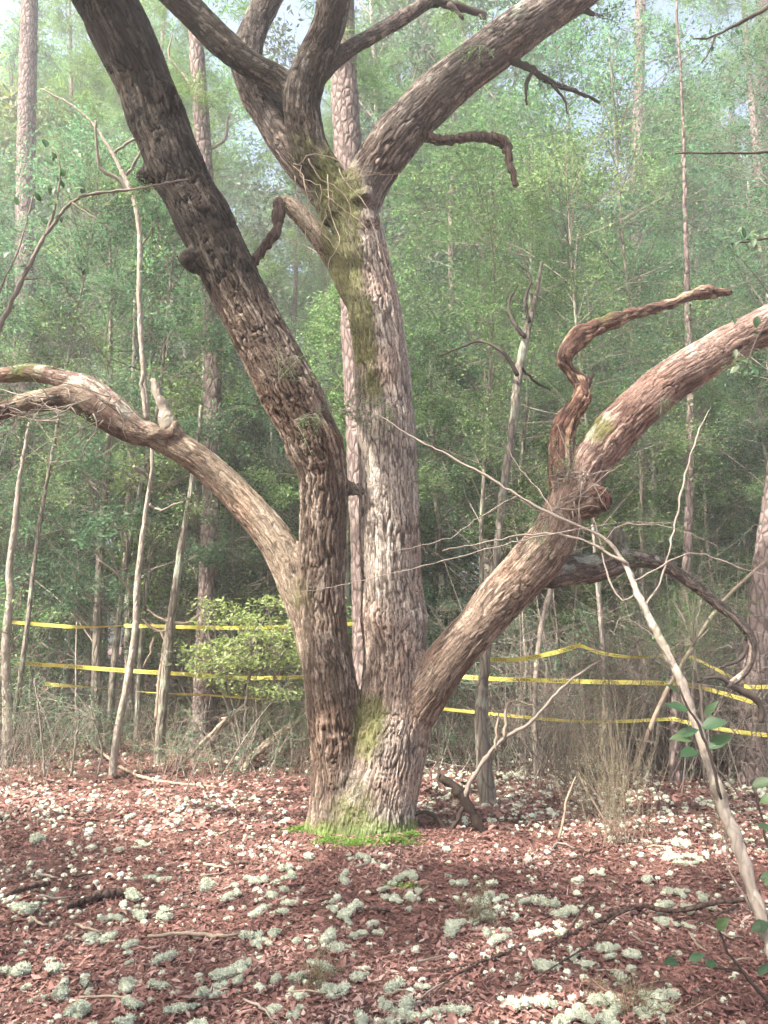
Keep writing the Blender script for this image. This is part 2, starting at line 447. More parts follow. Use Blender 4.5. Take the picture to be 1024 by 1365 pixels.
# name, bark style, amplitude, pixel points (x, y, width, dY)
LIMBS = [
 ('trunk', 'trunk', 1.0, [(488,1175,104,0),(494,1120,104,0),(503,1060,106,0),(517,985,108,0),(527,920,94,0),(526,840,82,0),(521,760,82,0),(519,680,82,0),(516,600,79,0),(511,520,75,0),(505,450,70,0),(495,390,66,0),(482,330,66,0),(470,285,66,0),(462,258,66,0)]),
 ('stem', 'stem', 1.0, [(448,1165,76,-.05),(450,1120,70,-.05),(451,1060,70,-.06),(450,1000,74,-.08),(444,940,72,-.10),(435,870,68,-.12),(428,800,63,-.12),(430,740,61,-.12),(431,690,62,-.14),(431,640,66,-.18),(420,595,72,-.24),(398,545,78,-.30),(370,490,78,-.38),(338,430,76,-.46),(306,365,73,-.55),(275,300,74,-.63),(241,235,75,-.72),(212,165,76,-.80),(188,100,78,-.88),(160,40,82,-.95),(128,-30,84,-1.05),(88,-110,80,-1.15)]),
 ('trunk', 'trunk', 1.0, [(468,1175,118,.0),(472,1120,112,.0),(478,1070,104,-.02),(484,1030,78,-.04),(488,1004,46,-.05)]),
 ('limb', 'smooth', 0.75, [(432,905,40,-.10),(416,845,48,-.07),(394,775,50,-.03),(383,748,49,-.01),(362,713,47,-.0),(327,672,43,-.0),(286,631,41,-.02),(246,601,40,-.05),(206,582,36,-.08),(168,571,38,-.10),(130,549,40,-.12),(95,531,36,-.15),(50,535,30,-.2),(0,548,26,-.25),(-60,565,24,-.3),(-150,580,18,-.4)]),
 ('limb', 'rough', 0.7, [(185,572,30,-.1),(150,540,32,-.1),(120,518,32,-.08),(90,507,27,-.05),(45,497,24,0),(0,500,21,.05),(-60,492,18,.1)]),
 ('limb', 'right', 0.6, [(545,955,70,-.05),(572,915,66,-.10),(597,880,60,-.14),(628,845,60,-.18),(665,801,64,-.22),(704,759,66,-.26),(733,722,60,-.3),(750,690,58,-.32)]),
 ('limb', 'pink', 0.85, [(742,705,56,-.32),(758,670,58,-.32),(778,632,56,-.33),(803,596,56,-.36),(840,555,58,-.42),(885,515,57,-.48),(935,482,55,-.55),(985,452,53,-.62),(1040,425,52,-.7),(1120,385,50,-.8)]),
 ('broken_limb', 'dead', 1.1, [(752,672,46,-.34),(748,625,40,-.36),(748,590,38,-.38),(757,560,33,-.40),(775,532,27,-.40),(772,508,21,-.40),(755,487,17,-.40),(757,468,21,-.41),(778,446,22,-.42),(815,428,21,-.42),(852,416,20,-.42),(895,404,18,-.4),(935,391,16,-.38),(975,389,15,-.36)]),
 ('knot', 'dead', 1.2, [(760,680,40,-.40),(780,672,38,-.45),(797,666,30,-.48),(800,680,18,-.5)]),
 ('limb', 'grey', 0.5, [(728,770,34,-.12),(758,760,40,-.05),(790,758,38,.0),(822,748,36,.05),(846,745,24,.1),(882,752,19,.15),(920,776,17,.2),(950,800,15,.22),(985,828,14,.25),(1003,858,13,.25),(996,892,11,.25),(972,914,11,.22)]),
 ('limb', 'dark', 1.0, [(462,285,50,-.05),(440,245,50,-.08),(420,215,50,-.1),(407,178,49,-.12),(403,132,49,-.15),(418,82,46,-.2),(437,38,44,-.25),(448,-20,43,-.3),(450,-90,40,-.35)]),
 ('limb', 'dark', 0.8, [(404,140,38,-.12),(376,110,36,-.1),(336,88,36,-.1),(296,56,38,-.12),(260,20,39,-.15),(222,-20,40,-.2),(170,-80,36,-.3)]),
 ('limb', 'grey', 0.7, [(455,285,56,.08),(428,245,52,.12),(398,210,50,.16),(368,165,49,.22),(342,122,46,.28),(328,82,40,.34),(340,35,36,.4),(362,-8,34,.45),(400,-70,32,.5)]),
 ('limb', 'grey', 0.9, [(472,290,58,.0),(486,250,58,-.02),(508,212,60,-.05),(540,170,61,-.1),(580,128,61,-.16),(632,85,60,-.24),(690,42,58,-.32),(745,3,56,-.4),(810,-45,54,-.5),(880,-95,48,-.6)]),
 ('limb', 'grey', 0.6, [(418,110,24,-.1),(452,75,22,-.05),(498,46,21,.0),(540,22,19,.05),(575,0,17,.1),(620,-30,15,.15)]),
 ('broken_limb', 'smooth', 0.5, [(496,440,26,.04),(474,396,34,.0),(452,354,32,-.05),(434,327,29,-.1),(408,294,26,-.16),(384,271,22,-.2),(374,270,16,-.22)]),
]
STYLE = {   # furrow colour, plate colour, pale fleck colour
 'trunk': ((.080,.064,.056), (.335,.290,.256), (.49,.44,.39)),
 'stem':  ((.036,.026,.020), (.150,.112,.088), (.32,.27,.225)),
 'smooth':((.12,.092,.068), (.32,.26,.20), (.46,.39,.31)),
 'rough': ((.08,.050,.042), (.25,.165,.14), (.50,.50,.44)),
 'right': ((.070,.050,.040), (.225,.170,.135), (.39,.32,.26)),
 'pink':  ((.080,.050,.043), (.255,.180,.155), (.43,.36,.32)),
 'dead':  ((.025,.014,.011), (.15,.085,.066), (.40,.30,.22)),
 'grey':  ((.040,.033,.029), (.150,.126,.112), (.34,.29,.265)),
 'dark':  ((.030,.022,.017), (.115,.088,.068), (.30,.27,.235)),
}

oak_base = np.array([at(488, 1118, OY)[0], OY, float(gz(at(488, 1118, OY)[0], OY))])
limb_data = []
mbs = MB()
for nm, st, amp, pts in LIMBS:
    P = []
    for (x, y, w, dy) in pts:
        p = at(x, y, OY + dy); P.append([*p, px_size(p, w) / 2])
    P = np.array(P)
    S = catmull(P, 0.03)
    C, R = S[:, :3], np.maximum(S[:, 3], 0.02)
    if nm in ('trunk', 'stem') and len(pts) > 8:     # root flare
        h = C[:, 2] - oak_base[2]
        R = R * (1 + 0.20 * np.exp(-np.maximum(h, 0) / 0.15))
    g = np.random.default_rng(len(limb_data) + 3)
    lump = np.interp(np.arange(len(R)), np.arange(0, len(R) + 8, 8), g.normal(size=len(np.arange(0, len(R) + 8, 8)))) * 0.03 * (4.5 if st == 'dead' else 1)
    R = R * (1 + lump)
    V, Q, T = tube(C, R, 20)
    mbs.add(V, Q, T)
    Tn, N, B = frames(C)
    arc = np.concatenate([[0], np.cumsum(np.linalg.norm(np.diff(C, axis=0), axis=1))])
    limb_data.append(dict(name=nm, style=st, amp=amp, C=C, R=R, N=N, B=B, arc=arc, off=len(limb_data) * 13.7))

def knob(px, py, dY, w):     # burl: squashed ball
    p = at(px, py, OY + dY); r = px_size(p, w) / 2
    u = np.linspace(0.1, math.pi - 0.1, 8)
    C = p + np.stack([np.zeros(8), np.zeros(8), -np.cos(u) * r], 1)
    V, Q, T = tube(C, np.sin(u) * r, 14, True); nz_ = fbm(V * 14, 2, 17) - .5; mbs.add(p + (V - p) * (1 + 1.3 * nz_)[:, None] * [1.15, 1, .9], Q, T)
for k in ((206, 236, -.74, 34), (284, 286, -.60, 30), (260, 348, -.66, 34), (214, 122, -.92, 42), (487, 264, -.22, 30), (488, 294, -.18, 32), (468, 652, -.1, 18),
          (226, 580, -.1, 38), (404, 1122, -.05, 40), (432, 1138, -.22, 46), (475, 1146, -.28, 60), (522, 1142, -.26, 54), (548, 1128, -.12, 44)):
    knob(*k)
# flat crown of the broken stub at right
tmp = mbs.mesh('tmp', None)
tob = bpy.data.objects.new('tmp', tmp); COL.objects.link(tob)
VOX = 0.0195
md = tob.modifiers.new('r', 'REMESH'); md.mode = 'VOXEL'; md.voxel_size = VOX; md.use_smooth_shade = True
sm = tob.modifiers.new('s', 'SMOOTH'); sm.factor = 0.5; sm.iterations = 6
dg = bpy.context.evaluated_depsgraph_get(); dg.update()
ev = tob.evaluated_get(dg); me = bpy.data.meshes.new_from_object(ev)
def grab(coll, attr, n, k, dt):
    a_ = np.empty(n * k, dt); coll.foreach_get(attr, a_); return a_.reshape(-1, k) if k > 1 else a_
v0 = grab(me.vertices, 'co', len(me.vertices), 3, np.float32).astype(float)
e0 = grab(me.edges, 'vertices', len(me.edges), 2, np.int32)
f0 = grab(me.loops, 'vertex_index', len(me.loops), 1, np.int32).reshape(-1, 4)
fe = grab(me.loops, 'edge_index', len(me.loops), 1, np.int32).reshape(-1, 4)
bpy.data.objects.remove(tob); bpy.data.meshes.remove(me); bpy.data.meshes.remove(tmp)
# one level of subdivision, then a light smoothing
V = np.vstack([v0, v0[e0].mean(1), v0[f0].mean(1)])
n0, n1 = len(v0), len(v0) + len(e0); fc_ = n1 + np.arange(len(f0))
FQ = np.concatenate([np.stack([f0[:, k], n0 + fe[:, k], fc_, n0 + fe[:, k - 1]], 1) for k in range(4)]).astype(np.int32)
nv = len(V)
EI = np.concatenate([FQ[:, k] for k in range(4)]); EJ = np.concatenate([FQ[:, (k + 1) % 4] for k in range(4)])
deg = np.bincount(EI, minlength=nv)
for _ in range(2):
    V = .5 * V + .5 * np.stack([np.bincount(EI, V[EJ, c], nv) for c in range(3)], 1) / np.maximum(deg, 1)[:, None]
def vnormals(P):
    fa = P[FQ]; fn_ = np.cross(fa[:, 2] - fa[:, 0], fa[:, 3] - fa[:, 1])
    N_ = np.stack([sum(np.bincount(FQ[:, k], fn_[:, c], nv) for k in range(4)) for c in range(3)], 1)
    return N_ / (np.linalg.norm(N_, axis=1)[:, None] + 1e-12)
NRM = vnormals(V)
# drop what lies below ground
SD = np.full((len(limb_data), nv), 9.0); LA = {}
for k, L in enumerate(limb_data):
    lo = L['C'].min(0) - L['R'].max() - 0.25; hi = L['C'].max(0) + L['R'].max() + 0.25
    idx = np.nonzero(((V > lo) & (V < hi)).all(1))[0]
    Cs = L['C'][::2]; best = np.full(len(idx), 1e9); bi = np.zeros(len(idx), int)
    for c0 in range(0, len(idx), 20000):
        sub = V[idx[c0:c0 + 20000]]
        d2 = (sub ** 2).sum(1)[:, None] - 2 * sub @ Cs.T + (Cs ** 2).sum(1)[None]
        j = d2.argmin(1); bi[c0:c0 + 20000] = j * 2; best[c0:c0 + 20000] = np.sqrt(np.maximum(d2[np.arange(len(sub)), j], 0))
    SD[k, idx] = best - L['R'][bi]
    rel = V[idx] - L['C'][bi]
    tang = np.cross(L['N'][bi], L['B'][bi])
    LA[k] = (idx, (rel * L['N'][bi]).sum(1), (rel * L['B'][bi]).sum(1), L['arc'][bi] + (rel * tang).sum(1))
own = SD.argmin(0); smin = SD.min(0)
BK = np.zeros((nv, 3)); H = np.zeros(nv); WS = np.zeros(nv); CB = np.zeros((nv, 3))
big = fbm(V * 2.3, 3, 5); fine = fbm(V * 16, 3, 6); midn = fbm(V * 6, 3, 8)
for k, L in enumerate(limb_data):
    idx, a, b_, s = LA[k]
    w = np.exp(-(SD[k, idx] - smin[idx]) / 0.035)
    keep = w > 0.03
    if not keep.any(): continue
    idx, a, b_, s, w = idx[keep], a[keep], b_[keep], s[keep], w[keep]
    fn, pl, pf = STYLE[L['style']]
    sm_ = L['style'] == 'smooth'
    cw, cl = (0.033, 0.60)
    if L['style'] in ('stem',): cw, cl = 0.034, 0.5
    if L['style'] == 'right': cw, cl = 0.030, 0.5
    if L['style'] == 'dead': cw, cl = 0.045, 0.6
    q0 = np.stack([a, b_, s], 1)
    wp = np.stack([vnoise(q0 * 12 + L['off'], 21), vnoise(q0 * 12 + 7.7 + L['off'], 22), vnoise(q0 * 6 + L['off'], 23)], 1) - 0.5
    q = np.stack([a / cw, b_ / cw, s / cl], 1) + wp * np.array([1.0, 1.0, 0.35]) + L['off']
    f1, f2, cid = worley(q, 31)
    edge = sstep(0.0, 0.19, f2 - f1)                          # long furrows
    q2 = np.stack([a / .022, b_ / .022, s / .075], 1) + wp * np.array([1.6, 1.6, .8])
    f1b, f2b, cb = worley(q2 + 5.5 + L['off'], 41)
    edge2 = sstep(0.0, 0.25, f2b - f1b)                       # small scales on the ridges
    h = (edge * (0.85 + 0.35 * cid) + 0.20 * edge2 - 0.85 + 0.9 * (fine[idx] - 0.5)) * 0.0115 * L['amp'] * (0.45 + 1.1 * big[idx]) * np.clip(L['R'].mean() / 0.2, 0.5, 1.2)
    h = h + (midn[idx] - 0.5) * 0.016 * (5.5 if L['style'] == 'dead' else 1)
    BK[idx[own[idx] == k]] = (q0 + L['off'])[own[idx] == k]
    t = np.clip(edge * (0.7 + 0.3 * edge2), 0, 1)[:, None]
    c = np.array(fn) * (1 - t) + np.array(pl) * t * (0.82 + 0.34 * cid[:, None])
    fl = sstep(0.70, 0.95, cid * 0.6 + fine[idx] * 0.75 + 0.15 * (cb - 0.5))[:, None] * t
    c = c * (1 - fl) + np.array(pf) * fl
    tint = sstep(0.45, 0.7, big[idx])[:, None]
    c = c * (1 - tint * np.array([0.0, 0.10, 0.14]))
    if L['style'] == 'stem':            # shade on the leaning upper part, painted into the bark colour
        shade_dk = sstep(4.2, 4.7, V[idx, 2])[:, None]; c = c * (1 - shade_dk * .72)
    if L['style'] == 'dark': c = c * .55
    if L['style'] == 'smooth' and L['name'] == 'limb':      # broken, stained outer half of the low limb
        st_ = (sstep(-1.35, -2.0, V[idx, 0]) * sstep(.40, .56, midn[idx] * .6 + big[idx] * .4))[:, None]
        c = c * (1 - st_) + np.array([.085, .052, .040]) * (.6 + .8 * fine[idx][:, None]) * st_; h = h - st_[:, 0] * .014
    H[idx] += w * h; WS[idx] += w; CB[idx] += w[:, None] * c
WS = np.maximum(WS, 1e-6); H /= WS; CB /= WS[:, None]
hag = V[:, 2] - gz(V[:, 0], V[:, 1])
# moss: by the foot, in the crotch, along the upper trunk's left, on tops of limbs
def blob(px, py, r):
    p = at(px, py, OY - 0.2); q = V - p
    return np.exp(-(q[:, 0] ** 2 + q[:, 2] ** 2) / (2 * r * r)) * (q[:, 1] < 0.35)
mn = fbm(V * 9, 4, 71)
moss = 1.25 * np.exp(-np.maximum(hag, 0) / 0.10) + 0.95 * blob(488, 985, .12) + 0.75 * blob(497, 945, .13) + .6 * blob(470, 1060, .16) \
     + 1.3 * blob(452, 285, .15) + 1.25 * blob(458, 345, .14) + 1.15 * blob(474, 415, .13) + .9 * blob(488, 475, .11) + 1.1 * blob(450, 240, .17) + .6 * blob(500, 530, .10) + .8 * blob(455, 315, .11) + .8 * blob(466, 380, .10) + .75 * blob(481, 446, .09) + .55 * blob(494, 512, .09) + .45 * blob(503, 575, .10) \
     + 1.1 * blob(782, 580, .11) + 0.6 * blob(403, 790, .14) + .7 * blob(20, 500, .2) + 0.8 * blob(820, 720, .12) + .5 * blob(395, 200, .2) \
     + 0.5 * blob(800, 440, .12) + 0.45 * blob(575, 905, .12)
is_dark = np.isin(own, [k for k, L in enumerate(limb_data) if L['style'] in ('stem', 'dark')])
moss = moss + 0.45 * is_dark * sstep(0.1, 0.7, NRM[:, 2]) + 0.25 * sstep(0.4, 0.9, NRM[:, 2])
mk = sstep(0.30, 0.80, moss * (0.25 + 1.0 * mn + .45 * fine))
mcol = np.array([.105, .118, .034]) * (0.7 + 0.7 * fine[:, None])
mfoot = (np.exp(-np.maximum(hag, 0) / 0.10))[:, None]
mcol = mcol * (1 - mfoot) + np.array([.115, .22, .04]) * (0.6 + .8 * fine[:, None]) * mfoot
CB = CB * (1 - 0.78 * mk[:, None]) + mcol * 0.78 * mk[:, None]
lic = sstep(0.66, 0.74, fbm(V * 7 + 3, 3, 81)) * sstep(0.0, 0.6, NRM[:, 2] + 0.3) * np.isin(own, [k for k, L in enumerate(limb_data) if L['style'] in ('rough', 'pink', 'grey')])
CB = CB * (1 - 0.6 * lic[:, None]) + np.array([.42, .45, .38]) * 0.6 * lic[:, None]
V2 = V + NRM * (H + 0.005 * mk * (0.3 + fine))[:, None]
# vertex normals of the displaced surface
VN = vnormals(V2)
OAK = empty('oak_tree', oak_base, label='massive old spreading oak with furrowed bark and mossy foot', category='tree')
fo = own[FQ[:, 0]]; fo = np.where(fo == 2, 0, fo)      # the fused foot belongs to the trunk
above = hag[FQ].max(1) > -0.12
olabels = {('limb', 'smooth'): 'smooth pale tan limb', ('limb', 'pink'): 'thick pinkish limb', ('broken_limb', 'dead'): 'twisted dead reddish broken limb'}
for k, L in enumerate(limb_data):
    fs = FQ[(fo == k) & above]
    if not len(fs): continue
    u, inv = np.unique(fs.ravel(), return_inverse=True)
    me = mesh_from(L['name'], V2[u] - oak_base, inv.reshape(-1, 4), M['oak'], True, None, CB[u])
    bk = me.attributes.new('bk', 'FLOAT_VECTOR', 'POINT'); bk.data.foreach_set('vector', BK[u].astype(np.float32).ravel())
    me.normals_split_custom_set_from_vertices(VN[u].astype(np.float32))
    o = obj(L['name'], me, OAK)
    if (L['name'], L['style']) in olabels: o['label'] = olabels[(L['name'], L['style'])]

def pxtube(mb, pts, Y0, Y1, sides=6, step=0.06, a=0.5, wob=0.003, seed=0, base=None):
    """pts: (px, py, width); depth runs Y0 -> Y1"""
    n = len(pts); P = []
    for i, (x, y, w) in enumerate(pts):
        p = at(x, y, Y0 + (Y1 - Y0) * i / max(1, n - 1)); P.append([*p, px_size(p, w) / 2])
    S = catmull(np.array(P), step)
    g = np.random.default_rng(seed); C = S[:, :3] + g.normal(size=(len(S), 3)) * wob
    if base is not None: C = C - base
    V, Q, T = tube(C, np.maximum(S[:, 3], 0.0012) * (1 + 0.13 * g.normal(size=len(S))), sides)
    mb.add(V, Q, T, a)

def oak_branch(name, specs, mat, sides=7):
    mb = MB()
    for i, (pts, y0, y1) in enumerate(specs): pxtube(mb, pts, OY + y0, OY + y1, sides, 0.04, 0.5, 0.004, i, oak_base)
    return obj(name, mb.mesh(name, mat), OAK)
oak_branch('dead_branch', [([(372,268,18),(372,285,16),(368,308,14),(352,330,13),(338,348,12),(324,366,9)], -.22, -.25)], M['dead_wood'], 9)
oak_branch('dead_branch', [([(560,178,15),(590,187,14),(625,183,13),(655,184,14),(674,193,14),(679,213,12),(688,247,8)], -.14, -.1)], M['dead_wood'], 9)
oak_branch('dead_branch', [([(675,78,10),(705,90,9),(730,108,8),(762,120,6),(800,136,4)], -.3, .1), ([(712,94,5),(702,112,5),(703,140,3)], -.25, -.2), ([(735,110,4),(752,132,3),(757,152,2)], -.15, -.1)], M['twig_dark'])
oak_branch('dead_branch', [([(755,2,18),(775,10,11),(792,20,6)], -.4, -.35)], M['twig_dark'])
oak_branch('dead_branch', [([(575,0,16),(598,5,12),(622,12,11),(648,22,9)], .1, .2), ([(598,5,9),(612,18,7),(618,26,4)], .1, .1)], M['twig_dark'])
oak_branch('snag', [([(226,578,24),(222,555,18),(212,530,13),(203,506,8)], -.1, -.05), ([(196,560,8),(191,525,6),(189,496,5)], -.05, -.05)], M['pale'], 9)
oak_branch('snag', [([(824,748,34),(824,728,30),(820,708,24),(817,703,8)], .05, .1)], M['grey_bark'], 10)
oak_branch('snag', [([(772,520,20),(783,508,13),(792,498,4)], -.4, -.4)], M['dead_wood'], 7)
oak_branch('snag', [([(466,650,16),(472,652,8),(478,644,3)], -.1, -.1)], M['dead_wood'], 7)
oak_branch('dead_branch', [([(970,912,10),(985,918,9),(1005,930,9),(1016,945,8),(1014,965,6)], .22, .3), ([(975,912,8),(955,902,5),(930,910,3)], .22, .2), ([(1000,860,7),(985,880,5),(960,890,3)], .25, .2)], M['twig_dark'])
# pale dry vine tangle on the trunk's upper left
vb = MB(); g = np.random.default_rng(3)
for i in range(13):
    x0, y0 = 385 + g.random() * 70, 205 + g.random() * 70
    pts = [(x0, y0, 1.5)]
    dx, dy = g.uniform(-14, 26), g.uniform(-6, 30)
    for j in range(5):
        pts.append((pts[-1][0] + dx + g.normal() * 8, pts[-1][1] + dy + g.normal() * 8, 1.4 - .2 * j)); dy += 3
    pxtube(vb, pts, OY - .42, OY - .40, 5, 0.05, g.random(), 0.004, i, oak_base)
obj('dry_vine', vb.mesh('dry_vine', M['dry']), OAK)
tb = MB()   # twiggy tangle in the elbow of the right limb
for i in range(26):
    x0, y0 = 735 + g.random() * 45, 625 + g.random() * 70
    pts = [(x0, y0, 2.4)]; dx, dy = g.normal() * 14, g.normal() * 12
    for j in range(3): pts.append((pts[-1][0] + dx + g.normal() * 6, pts[-1][1] + dy + g.normal() * 6, 1.8 - .4 * j))
    pxtube(tb, pts, OY - .66, OY - .62, 5, 0.05, g.random(), 0.003, i, oak_base)
obj('twig_tangle', tb.mesh('twig_tangle', M['twig_grey']), OAK)
tb = MB()   # fern-like tangle under the low left limb
for i in range(44):
    x0, y0 = -20 + g.random() * 190, 525 + g.random() * 40
    pts = [(x0, y0, 2)]; dx, dy = g.normal() * 22 - 8, g.normal() * 9 + 3
    for j in range(3): pts.append((pts[-1][0] + dx + g.normal() * 8, pts[-1][1] + dy + g.normal() * 8, 1.7 - .4 * j))
    pxtube(tb, pts, OY - .4, OY - .3 + g.normal() * .1, 4, 0.06, g.random(), 0.003, i, oak_base)
obj('twig_tangle', tb.mesh('twig_tangle', M['twig_grey']), OAK)
# leafy sprouts growing out of the limbs
def sprout(px, py, dY, n, spread_px, ang, seed):
    g = np.random.default_rng(seed); tm = MB(); lm = MB(); p0 = at(px, py, OY + dY)
    for i in range(n):
        a_ = math.radians(ang + g.normal() * 40); L = px_size(p0, spread_px) * g.uniform(.4, 1.1)
        e = p0 + np.array([math.cos(a_) * L, g.uniform(-.5, .1) * L, math.sin(a_) * L]); m_ = (p0 + e) / 2 + g.normal(size=3) * .03 * L / .3
        polytube(tm, np.array([p0, m_, e]) - oak_base, .0022, .0008, 4, .05, g.random(), cap=False)
        k = 26; t = g.uniform(.2, 1, k)[:, None]; q = p0 * (1 - t) ** 2 + 2 * m_ * t * (1 - t) + e * t ** 2
        leaf_cloud(lm, q - oak_base + g.normal(size=(k, 3)) * .012, .026, g, .42)
    tw = obj('sprout', tm.mesh('sprout', M['twig_grey']), OAK); obj('leaves', lm.mesh('leaves', M['leaf_oak'], False), tw)
for i, a in enumerate(((372, 505, -.68, 9, 62, 20), (345, 545, -.60, 8, 70, 200), (392, 560, -.62, 7, 60, -30), (452, 548, -.45, 8, 70, 10), (528, 545, -.32, 7, 60, 170), (548, 640, -.3, 6, 55, 20), (700, 705, -.45, 9, 80, 120), (770, 640, -.6, 8, 70, 150), (730, 690, -.55, 8, 80, 200), (205, 250, -1.0, 7, 45, 200), (190, 262, -1.0, 5, 40, 240), (70, 492, -.1, 8, 60, 90), (20, 500, -.15, 8, 60, 110), (120, 545, -.2, 8, 60, 250), (40, 548, -.3, 9, 70, 260), (985, 470, -.85, 7, 50, 280), (880, 530, -.7, 5, 40, 300), (820, 745, -.1, 7, 70, 40), (920, 778, .1, 9, 80, 60), (955, 802, .15, 8, 80, 30), (640, 60, -.45, 6, 60, 240), (720, 95, -.1, 8, 70, 300), (790, 20, -.3, 9, 80, 320), (640, 18, .15, 9, 70, 280), (600, 12, .12, 8, 60, 260))):
    sprout(*a, 1000 + i)
# moss skirt of tiny blades
mb = MB(); g = np.random.default_rng(9)
cen = []
for (px, py, rx, n) in ((402, 1108, .13, 1500), (440, 1124, .10, 1500), (480, 1126, .16, 2600), (525, 1124, .15, 2400), (548, 1116, .06, 700)):
    c = ground(px, py)
    q = g.normal(size=(n, 2)) * np.array([rx, .05]) * .6
    xy = c[:2] + q; cen.append(np.c_[xy, gz(xy[:, 0], xy[:, 1]) + g.random(n) * .035 * np.exp(-(q ** 2).sum(1) / .02)])
cen = np.vstack(cen)
leaf_cloud(mb, np.repeat(cen, 2, 0) - oak_base + g.normal(size=(len(cen) * 2, 3)) * .006, 0.013, g, 0.4, -0.9)
obj('moss_skirt', mb.mesh('moss_skirt', M['moss'], False), OAK, kind='stuff')

# crown of the oak above the frame: limbs' twigs and leaves
def twig_crown(seed, centres, n_tw, leaf_n, leaf_size, spread, aspect=0.42, twig_r=0.006, flat=0.7):
    g = np.random.default_rng(seed); lv = MB(); tw = MB()
    for c, root in centres:
        c = np.asarray(c); root = np.asarray(root)
        mid = (c + root) / 2 + g.normal(size=3) * .15
        polytube(tw, [root, mid, c], twig_r * 3, twig_r * 1.2, 4, .35, g.random(), cap=False)
        for _ in range(n_tw):
            d = g.normal(size=3); d[2] *= flat; d /= np.linalg.norm(d)
            e = c + d * spread * g.uniform(.4, 1.0)
            st = c + (mid - c) * g.random() * .6
            m_ = (st + e) / 2 + g.normal(size=3) * .08 * spread
            polytube(tw, [st, m_, e], twig_r, twig_r * .4, 3, .3, g.random(), cap=False)
            t = g.random(leaf_n)[:, None]
            base = st * (1 - t) ** 2 + 2 * m_ * t * (1 - t) + e * t ** 2
            leaf_cloud(lv, base[t[:, 0] > .25] + g.normal(size=(int((t[:, 0] > .25).sum()), 3)) * spread * .13, leaf_size, g, aspect)
    return lv, tw

# ------------------------------------------------------------------ prototypes of trees and shrubs (built at the origin)
def crown_points(g, n, lo, hi, rad, bias=0.55, shape='oval'):
    out = []
    for _ in range(n):
        u = g.random() ** 0.9
        z = lo + (hi - lo) * u
        prof = math.sin(math.pi * min(1, 0.12 + 0.86 * u)) ** 0.6 if shape == 'oval' else (1 - u) ** 0.6 + .12
        r = rad * prof * (g.random() ** bias); a = g.random() * 2 * math.pi
        out.append(((r * math.cos(a), r * math.sin(a), z), u))
    return out

def make_tree(name, seed, height, lo, rad, n_cl, n_tw, n_lf, leaf, leafmat, barkmat, r0, aspect=.42, spread=.5, lean=.3, stems=1, shape='oval', flat=.7, twr=.0042):
    g = np.random.default_rng(seed)
    root = bpy.data.objects.new(name, None); COL.objects.link(root); root.empty_display_size = .2
    tm = MB(); paths = []
    for s_ in range(stems):
        a = g.random() * 6.28; off = 0.12 * s_
        k = np.linspace(0, 1, 7)
        P = np.stack([math.cos(a) * (off + lean * k ** 1.4 * (1 + s_)) + np.cumsum(g.normal(size=7)) * .05,
                      math.sin(a) * (off + lean * k ** 1.4 * (1 + s_)) + np.cumsum(g.normal(size=7)) * .05, k * height * (1 - .12 * s_) - .15 * (k == 0)], 1)
        polytube(tm, P, r0 * (1 - .25 * s_), r0 * .18, 9, .3, g.random())
        paths.append(P)
    cs = []
    for c, u in crown_points(g, n_cl, lo, height * 1.02, rad, shape=shape):
        P = paths[g.integers(stems)]; zz = max(lo * .6, c[2] - .25 - .5 * g.random() * rad)
        r_ = np.array([np.interp(zz, P[:, 2], P[:, i]) for i in range(3)])
        cs.append((np.array(c) + [r_[0] * .7, r_[1] * .7, 0], r_))
    lv, tw = twig_crown(seed + 1, cs, n_tw, n_lf, leaf, spread, aspect, twr, flat)
    obj('trunk', tm.mesh('trunk', barkmat), root)
    obj('branches', tw.mesh('branches', M['twig_grey']), root)
    obj('crown', lv.mesh('crown', leafmat, False), root)
    return root

U = [make_tree('understory_tree', 100, 7.5, 1.4, 1.8, 66, 8, 66, .062, M['leaf_oak'], M['grey_bark'], .07),
     make_tree('understory_tree', 110, 9.0, 2.0, 2.1, 74, 8, 66, .062, M['leaf_cool'], M['grey_bark'], .08, stems=2),
     make_tree('understory_tree', 120, 6.0, 0.7, 1.7, 60, 8, 66, .058, M['leaf_cool'], M['grey_bark'], .05, stems=2),
     make_tree('understory_tree', 130, 8.2, 2.6, 2.0, 66, 8, 64, .066, M['leaf_grey'], M['pale'], .06),
     make_tree('understory_tree', 135, 7.0, 1.8, 1.9, 54, 7, 44, .10, M['leaf_olive'], M['grey_bark'], .05, .5, .6)]
PI_ = [make_tree('pine_tree', 140, 22, 9.0, 2.8, 60, 7, 70, .22, M['leaf_pine'], M['pine'], .20, .07, .75, .5),
       make_tree('pine_tree', 150, 18, 6.5, 2.5, 56, 7, 70, .22, M['leaf_pine'], M['pine'], .16, .07, .7, .8)]
SH = [make_tree('leafy_shrub', 160, 1.5, .25, .75, 22, 6, 24, .05, M['leaf_cool'], M['twig_grey'], .014, .45, .30, .25, 3),
      make_tree('leafy_shrub', 170, 2.3, .4, .9, 26, 6, 26, .055, M['leaf_oak'], M['twig_grey'], .018, .45, .36, .3, 3)]

